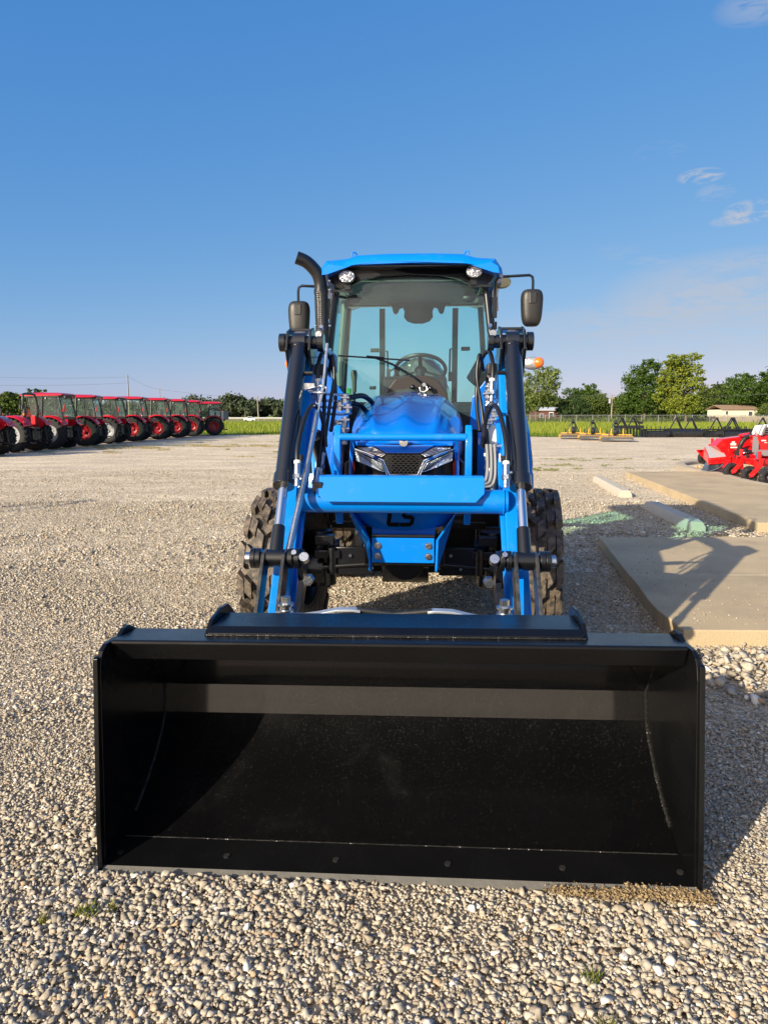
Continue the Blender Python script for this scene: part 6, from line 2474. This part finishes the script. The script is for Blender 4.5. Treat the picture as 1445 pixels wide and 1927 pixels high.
# ------------------------------------------------------------------ trees
def leafcloud(blobs, n, leaf, r, up=.25, clump=.2, flat=1.0, hollow=.55, per=26):
    """blobs: (centre, (rx, ry, rz)); returns quads for about n leaves, in clumps with gaps between"""
    vol = np.array([b[1][0] * b[1][2] for b in blobs])
    share = vol / vol.sum()
    V = []
    for (c, rr), s in zip(blobs, share):
        m = max(4, int(n * s / per))
        d = r.normal(size=(m, 3))
        d /= np.linalg.norm(d, axis=1)[:, None]
        rad_ = hollow + (1 - hollow) * r.random(m) ** .6
        cc = np.array(c) + d * np.array(rr) * rad_[:, None]
        cr = clump * min(rr) * r.uniform(.5, 1.35, m)
        k = per
        P = cc[:, None, :] + r.normal(size=(m, k, 3)) * (cr[:, None, None]) * np.array([1, 1, .62 * flat])
        P = P.reshape(-1, 3)
        nrm_ = r.normal(size=P.shape) + np.repeat(d, k, 0) * .9 + np.array([0, 0, up])
        nrm_ /= np.linalg.norm(nrm_, axis=1)[:, None]
        a = np.cross(nrm_, r.normal(size=P.shape))
        a /= np.linalg.norm(a, axis=1)[:, None] + 1e-9
        b = np.cross(nrm_, a)
        sz = leaf * r.uniform(.55, 1.3, len(P))[:, None]
        q = np.stack([P - a * sz, P - b * sz * .55, P + a * sz, P + b * sz * .55], 1)
        V.append(q.reshape(-1, 3))
    V = np.concatenate(V)
    V[:, 2] = np.maximum(V[:, 2], .03)
    return V, np.arange(len(V)).reshape(-1, 4)


BARK = mat('bark', (.12, .095, .07), .9, var=.3, vscale=3, bump=.6, bscale=20)


def tree(label, cat, Y, tpx, blobs, n, leaf, m, group='trees beyond the field', depth=.85, trunk=.22, clump=.2, name='tree', hollow=.5, per=26, zmin=None):
    base = at(tpx, 781, Y)
    base.z = 0
    t = thing(name, base, label, cat, group)
    bl = []
    for px, py, rx, ry in blobs:
        c = at(px, py, Y) - base
        k = Y / 1336
        bl.append(((c.x, rng.normal(0, rx * k * .25), c.z), (rx * k, rx * k * depth, ry * k)))
    top = max(b[0][2] for b in bl)
    q = MB()
    q.tube([(0, 0, -.1), (.05 * trunk, 0, top * .3), (.3 * trunk, .1, top * .6), (0, 0, top)], [trunk * 1.2, trunk * .85, trunk * .6, trunk * .2], 8, smooth=3)
    for c, rr in bl:
        st = Vector((.1 * trunk, 0, max(.4, min(top * .45, c[2] * .45))))
        q.tube([st, Vector(c).lerp(st, .45) + Vector((0, 0, .3)), Vector(c) + Vector((0, 0, rr[2] * .35))], [trunk * .45, trunk * .3, trunk * .1], 6, smooth=3)
    q.build('trunk', BARK, t)
    V, F = leafcloud(bl, n, leaf, rng, clump=clump, hollow=hollow, per=per)
    np_mesh('crown', V, F, m, t)
    return t


LG = leaf_mat('leaf_dark_green', (.020, .050, .007), (.055, .110, .014), (.09, .15, .025), .25)
LY = leaf_mat('leaf_yellow_green', (.075, .125, .010), (.18, .23, .02), (.30, .33, .05), .35)
LP = leaf_mat('leaf_pale_green', (.07, .12, .025), (.15, .20, .045), (.23, .27, .08), .3)
LB = leaf_mat('leaf_bush', (.020, .045, .012), (.045, .085, .022), (.06, .10, .03), .2)
LC = leaf_mat('leaf_cedar', (.030, .058, .012), (.08, .125, .02), (.13, .17, .035), .25)

tree('pale feathery green tree rising behind the turn signal lamp', 'tree', 128, 1008, [(1010, 735, 26, 26), (1030, 715, 20, 20), (1042, 722, 12, 16), (1000, 757, 24, 20), (985, 740, 18, 22), (1022, 700, 16, 10), (1045, 700, 9, 7), (1035, 748, 16, 16), (990, 708, 12, 10)], 7000, .20, LP, clump=.26, per=20)
tree('large dark green tree left of the tall yellow green one', 'tree', 128, 1212, [(1212, 740, 32, 34), (1195, 715, 22, 26), (1222, 700, 20, 20), (1185, 758, 22, 20), (1215, 688, 14, 13), (1240, 740, 22, 26), (1205, 765, 32, 14)], 11000, .21, LG, clump=.22)
tree('tallest tree, sunlit yellow green crown with horizontal sprays', 'tree', 124, 1270, [(1272, 705, 24, 22), (1285, 684, 20, 18), (1300, 672, 20, 8), (1262, 680, 16, 12), (1250, 712, 15, 15), (1300, 705, 22, 17), (1308, 725, 20, 12), (1280, 735, 26, 20), (1245, 745, 15, 16), (1268, 764, 24, 15), (1296, 758, 18, 15), (1312, 690, 14, 5), (1318, 712, 10, 5)], 13000, .20, LY, clump=.20, per=22)
tree('low bright yellow green tree at the foot of the tallest tree', 'tree', 121, 1290, [(1292, 766, 20, 14), (1275, 755, 16, 10), (1302, 750, 12, 8)], 3000, .18, LY, clump=.25)
tree('round dark green bush like a dome behind the chain link fence', 'bush', 130, 1078, [(1078, 770, 30, 20), (1078, 762, 25, 16), (1060, 775, 16, 12), (1098, 775, 14, 12)], 6500, .15, LB, clump=.14, name='bush', hollow=.75)
tree('dark broad tree near the right edge of the photo', 'tree', 150, 1402, [(1400, 735, 32, 24), (1395, 718, 24, 14), (1420, 745, 20, 20), (1382, 745, 18, 18), (1405, 712, 14, 8)], 8000, .22, LG, clump=.22)
tree('dark tree cut by the right edge of the photo', 'tree', 150, 1450, [(1445, 730, 18, 30), (1462, 725, 26, 30), (1440, 712, 12, 12)], 5000, .22, LG, clump=.22)
tree('yellowish shrub in front of the beige house at the right edge', 'bush', 138, 1442, [(1440, 776, 18, 14), (1455, 770, 18, 16), (1428, 782, 10, 8)], 2600, .16, LC, clump=.25, name='bush')
tree('slim dark tree poking up behind the dome bush', 'tree', 175, 1100, [(1100, 732, 9, 10), (1116, 732, 10, 10), (1098, 745, 12, 12), (1075, 740, 18, 10), (1118, 748, 14, 12)], 3500, .24, LG, clump=.25)
tree('cedar green tree between the dome bush and the wooden utility pole', 'tree', 150, 1125, [(1120, 762, 24, 20), (1135, 755, 12, 14), (1105, 758, 14, 12), (1142, 770, 12, 12)], 4500, .2, LC, clump=.22)
tree('olive green tree just right of the utility pole', 'tree', 150, 1165, [(1165, 765, 14, 18), (1172, 752, 9, 10), (1158, 775, 14, 10)], 2600, .2, LC, clump=.24)
tree('dark tree between the tallest tree and the far wood', 'tree', 160, 1335, [(1332, 755, 20, 24), (1322, 742, 14, 14), (1348, 765, 18, 16)], 4200, .22, LC, clump=.22)
tree('rounded green tree at the left edge behind the roll bar tractor', 'tree', 95, 18, [(12, 762, 22, 18), (30, 756, 18, 14), (-8, 765, 16, 16), (20, 748, 16, 10), (40, 768, 12, 14)], 6500, .17, LC, clump=.2, group='trees beyond the red tractors')
for k, (px, py, lab) in enumerate(((55, 741, 'small tree crown directly above the red roof nearest the left edge'), (69, 741, 'middle small tree crown of three above the first red roofs'), (84, 740, 'third small tree crown above the first red roofs'))):
    tree(lab, 'tree', 130, px, [(px, py, 7, 9), (px - 2, py + 12, 9, 9), (px + 2, py + 24, 8, 12)], 1300, .2, LG, clump=.3, group='trees beyond the red tractors')


def wood(label, Y, x0, x1, topfn, n, leaf, m, base=779):
    bl = []
    x = x0
    while x < x1:
        w_ = rng.uniform(9, 20)
        tp = topfn(x) + rng.normal(0, 1.8)
        h = (base - tp)
        k = Y / 1336
        c = at(x, tp + h * .5, Y + rng.uniform(-6, 12))
        bl.append(((c.x, c.y, c.z), (w_ * k, w_ * k, h * .55 * k)))
        if rng.random() < .55:
            c = at(x + w_ * .3, tp + h * .22, Y)
            bl.append(((c.x, c.y, c.z), (w_ * .45 * k, w_ * .45 * k, h * .24 * k)))
        x += w_ * rng.uniform(.22, .42)
    V, F = leafcloud(bl, n, leaf, rng, clump=.30, hollow=.2)
    o = np_mesh('woodland', V, F, m)
    return tag(o, label, 'woodland', kind='stuff')


FAR1 = leaf_mat('leaf_far_wood_hazed', (.040, .060, .038), (.065, .090, .050), (.09, .115, .058), .15)  # leaf colours paled and greyed to paint in the distant air
FAR2 = leaf_mat('leaf_far_wood_right', (.024, .048, .012), (.06, .095, .018), (.10, .14, .03), .2)
wood('long dark far wood on the horizon behind the red tractors', 300, -120, 560, lambda x: 755 - 4 * math.sin(x * .02) - 3 * math.sin(x * .09) - (4 if x > 430 else 0), 60000, .75, FAR1, base=783)
wood('dense wood closing the field behind the yellow green tree', 185, 960, 1480, lambda x: 747 - (22 * math.exp(-((x - 1348) / 30) ** 2)) - (10 if x > 1385 else 0) - 5 * math.sin(x * .07), 60000, .42, FAR2, base=786)
q = MB()
for k in range(60):
    x = -60 + k * 5.2
tag(blades('undergrowth', 20, 100, lambda a: 126, 134, 9000, (.4, 1.3), .10, LC, 1, z=0), 'rough undergrowth along the foot of the trees', 'undergrowth', kind='stuff')


# ------------------------------------------------------------------ fences, poles, buildings
def chainfence(Y0, Y1, px0, px1, n, label):
    a, b = at(px0, 781, Y0), at(px1, 781, Y1)
    a.z = b.z = 0
    t = thing('chain_link_fence', a, label, 'fence')
    d = b - a
    H = 1.42
    q = MB()
    q.tube([Vector((0, 0, H)), d + Vector((0, 0, H))], .035, 6)
    q.build('top_rail', GALV, t)
    for k in range(n + 1):
        p = d * (k / n)
        q = MB()
        q.cyl(p, p + Vector((0, 0, H + .06)), .045, n=8)
        q.build('fence_post', GALV, t)
    q = MB()
    L = d.length
    m = int(L / .22)
    for k in range(m):
        p = d * (k / m)
        for sg in (-1, 1):
            e = p + d.normalized() * sg * 1.0
            q.add([p, p + Vector((0, 0, 0)) + d.normalized() * .012, e + Vector((0, 0, H)) + d.normalized() * .012, e + Vector((0, 0, H))], [(0, 1, 2, 3)])
    q.build('wire_mesh', mat('fence_wire', (.20, .21, .20), .5, metal=.3), t, smooth=False)
    return t


chainfence(122, 110, 940, 1470, 17, 'grey chain link fence with round posts crossing behind the field')
# wooden board fence on the right
t = thing('board_fence', at(1330, 781, 126) - Vector((0, 0, 1.45)), 'weathered grey board fence in front of the beige house', 'fence')
q = MB()
L = 126 / 1336 * 130
for k in range(int(L / .17)):
    q.box((k * .17, rng.normal(0, .01), .62 + rng.normal(0, .02)), (.15, .03, 1.25))
for z in (.3, 1.0):
    q.bar((0, .05, z), (L, .05, z), .08, .05)
q.build('board_panel', mat('grey_boards', (.30, .25, .20), .85, var=.25, vscale=2), t, smooth=False)
for k in range(5):
    q = MB()
    q.box((k * L / 4, .08, .68), (.1, .1, 1.36))
    q.build('fence_post', mat('grey_boards', (.30, .25, .20)), t, smooth=False)


def pole(px, Y, h, r, label, arms=(), extra=False, lean=0, wirelabel=None):
    b = at(px, 781, Y)
    b.z = 0
    t = thing('utility_pole', b, label, 'utility pole', 'utility poles')
    q = MB()
    q.cyl((0, 0, -.2), (lean, 0, h), r, r * .7, n=10)
    q.build('pole_shaft', mat('pole_wood', (.26, .22, .17), .85, var=.2, vscale=2), t)
    for z, w_ in arms:
        q = MB()
        q.box((0, 0, z), (w_, .12, .12))
        q.build('crossarm', mat('pole_wood', (.26, .22, .17)), t, smooth=False)
        for s in (-1, 0, 1):
            q = MB()
            q.cyl((s * w_ * .42, 0, z + .06), (s * w_ * .42, 0, z + .26), .05, .03, n=8)
            q.build('insulator', GREYRIM, t)
    if extra:
        q = MB()
        q.cyl((-.45, -.1, h - 1.7), (-.45, -.1, h - .8), .26, n=14)
        q.build('transformer', GREYRIM, t)
    return t


p1 = pole(244, 156, 10.1, .19, 'tall bare utility pole rising behind the red cab roofs')
pole(303, 233, 9.9, .17, 'distant thin pole with a short crossarm above the red roofs', arms=((9.7, 2.4),))
pole(487, 170, 5.9, .17, 'short leaning wooden post pole standing in the field left of the blue tractor', lean=-.25)
pole(462, 260, 3.0, .12, 'small distant post near the road left of the wooden pole')
pole(1150, 140, 5.4, .15, 'grey pole with a transformer can in front of the far wood', arms=((4.6, .9),), extra=True)


def wire(a, b, sag, label):
    q = MB()
    q.tube([a.lerp(b, k / 24) + Vector((0, 0, -4 * sag * (k / 24) * (1 - k / 24))) for k in range(25)], .020, 4)
    o = q.build('power_line', mat('wire', (.12, .12, .13), .6), None)
    return tag(o, label, 'power line', 'overhead power lines')


wire(at(-90, 705, 150), at(244, 709, 156), .5, 'upper overhead wire running left from the tall pole')
wire(at(-90, 723, 150), at(244, 720.5, 156), .4, 'lower overhead wire running left from the tall pole')
wire(at(244, 709, 156), at(303, 732.5, 233), .6, 'wire from the tall pole to the distant crossarm pole')
wire(at(303, 733, 233), at(520, 749, 420), 1.0, 'distant wire running right from the crossarm pole')
for py, lab in ((743, 'upper'), (747, 'lower')):
    wire(at(1055, py, 165), at(1150, py - 2, 140), .2, lab + ' overhead wire left of the transformer pole')
wire(at(1150, 744, 140), at(1450, 741, 120), .4, 'overhead wire crossing in front of the trees to the right edge')


def building(loc, w, d, h, rh, wallm, roofm, label, name='house', wins=(), ov=.3, rz=0):
    t = thing(name, loc, label, 'building', None, rz)
    q = MB()
    q.box((w / 2, d / 2, h / 2), (w, d, h))
    q.build('wall', wallm, t, smooth=False)
    q = MB()
    q.prism([(-ov, h - .02), (d / 2, h + rh), (d + ov, h - .02), (d + ov, h + .10), (d / 2, h + rh + .14), (-ov, h + .10)], 'x', -ov, w + ov)
    q.build('roof', roofm, t, smooth=False)
    for x, z, ww, hh, kind in wins:
        q = MB()
        q.box((x, -.02, z), (ww, .06, hh))
        f = q.build(kind, mat('white_trim', (.7, .7, .68), .5), t, smooth=False)
        q = MB()
        q.box((x, -.055, z), (ww * .84, .02, hh * .86))
        q.build('pane', mat('dark_pane', (.05, .06, .07), .1), f, smooth=False)
    return t


SIDING = mat('cream_siding', (.62, .56, .44), .7, var=.05)
b = at(1359, 781, 146)
b.z = 0
building(b, 7.0, 7, 2.55, .85, SIDING, mat('brown_shingle', (.26, .17, .11), .85, var=.2, vscale=2), 'cream house with a brown roof behind the board fence', wins=((5.6, 1.7, .9, 1.0, 'window'), (.8, 1.9, .5, .8, 'window')))
b = at(1006, 781, 150)
b.z = 0
building(b, 5.2, 6, 2.4, .55, mat('dark_red_siding', (.12, .05, .045), .7, var=.25, vscale=3), mat('white_metal_roof', (.60, .60, .60), .5, metal=.2), 'dark red shed with a pale metal roof under the pale tree', 'shed', wins=((1.4, 1.3, .8, .8, 'window'), (3.4, 1.1, .9, 1.9, 'door')))
# trailer left
b = at(408, 781, 150)
b.z = 0
t = thing('box_trailer', b, 'blue grey box trailer parked behind the last red tractor', 'trailer')
q = MB()
q.box((.1, 1, 1.15), (2.3, 3.5, 1.5))
q.build('trailer_box', mat('trailer_blue', (.03, .042, .075), .5, var=.2), t, smooth=False, bevel=.03)
t.scale = (1.35, 1.35, 1.16)
q = MB()
q.box((.1, 1, 1.93), (2.4, 3.6, .07))
q.build('trailer_roof', mat('trailer_roof', (.14, .16, .19), .4), t, smooth=False)
for s in (-.9, 1.1):
    q = MB()
    q.cyl((s - .1, .3, .33), (s + .1, .3, .33), .33, n=16)
    q.build('trailer_wheel', TYREB, t)
# white car on the road
b = at(470, 781, 150)
b.z = .05
t = thing('car', b, 'small white car passing on the road beyond the field', 'car')
q = MB()
q.prism([(-2.1, .35), (-2.1, .8), (-1.7, .92), (-1.0, .98), (-.5, 1.4), (.9, 1.42), (1.5, 1.0), (2.1, .9), (2.15, .35)], 'y', -.85, .85)
cb = q.build('car_body', mat('white_car_paint', (.75, .75, .75), .3, coat=.5), t, smooth=False, bevel=.08, seg=3)
t.scale = (.55, .55, .75)
q = MB()
q.prism([(-.85, 1.0), (-.48, 1.33), (.8, 1.34), (1.25, 1.02)], 'y', -.87, .87)
q.build('side_window', mat('dark_pane', (.05, .06, .07)), t, smooth=False)
for x in (-1.35, 1.35):
    q = MB()
    for s in (-.8, .8):
        q.cyl((x, s - .1, .33), (x, s + .1, .33), .33, n=16)
    q.build('car_wheel', TYREB, t)
# guard rail
t = thing('guard_rail', at(430, 781, 160) - Vector((0, 0, 1.45)), 'long pale guard rail along the road at the far side of the field', 'guard rail')
q = MB()
q.prism([(0, .62), (-.05, .70), (0, .78), (-.05, .86), (0, .94), (.03, .94), (.03, .62)], 'x', -40, 14)
q.build('rail_beam', mat('rail_metal', (.55, .55, .54), .5, metal=.3), t, smooth=False)
for k in range(19):
    q = MB()
    q.box((-40 + 3 * k, .1, .45), (.12, .12, .95))
    q.build('rail_post', GALV, t, smooth=False)
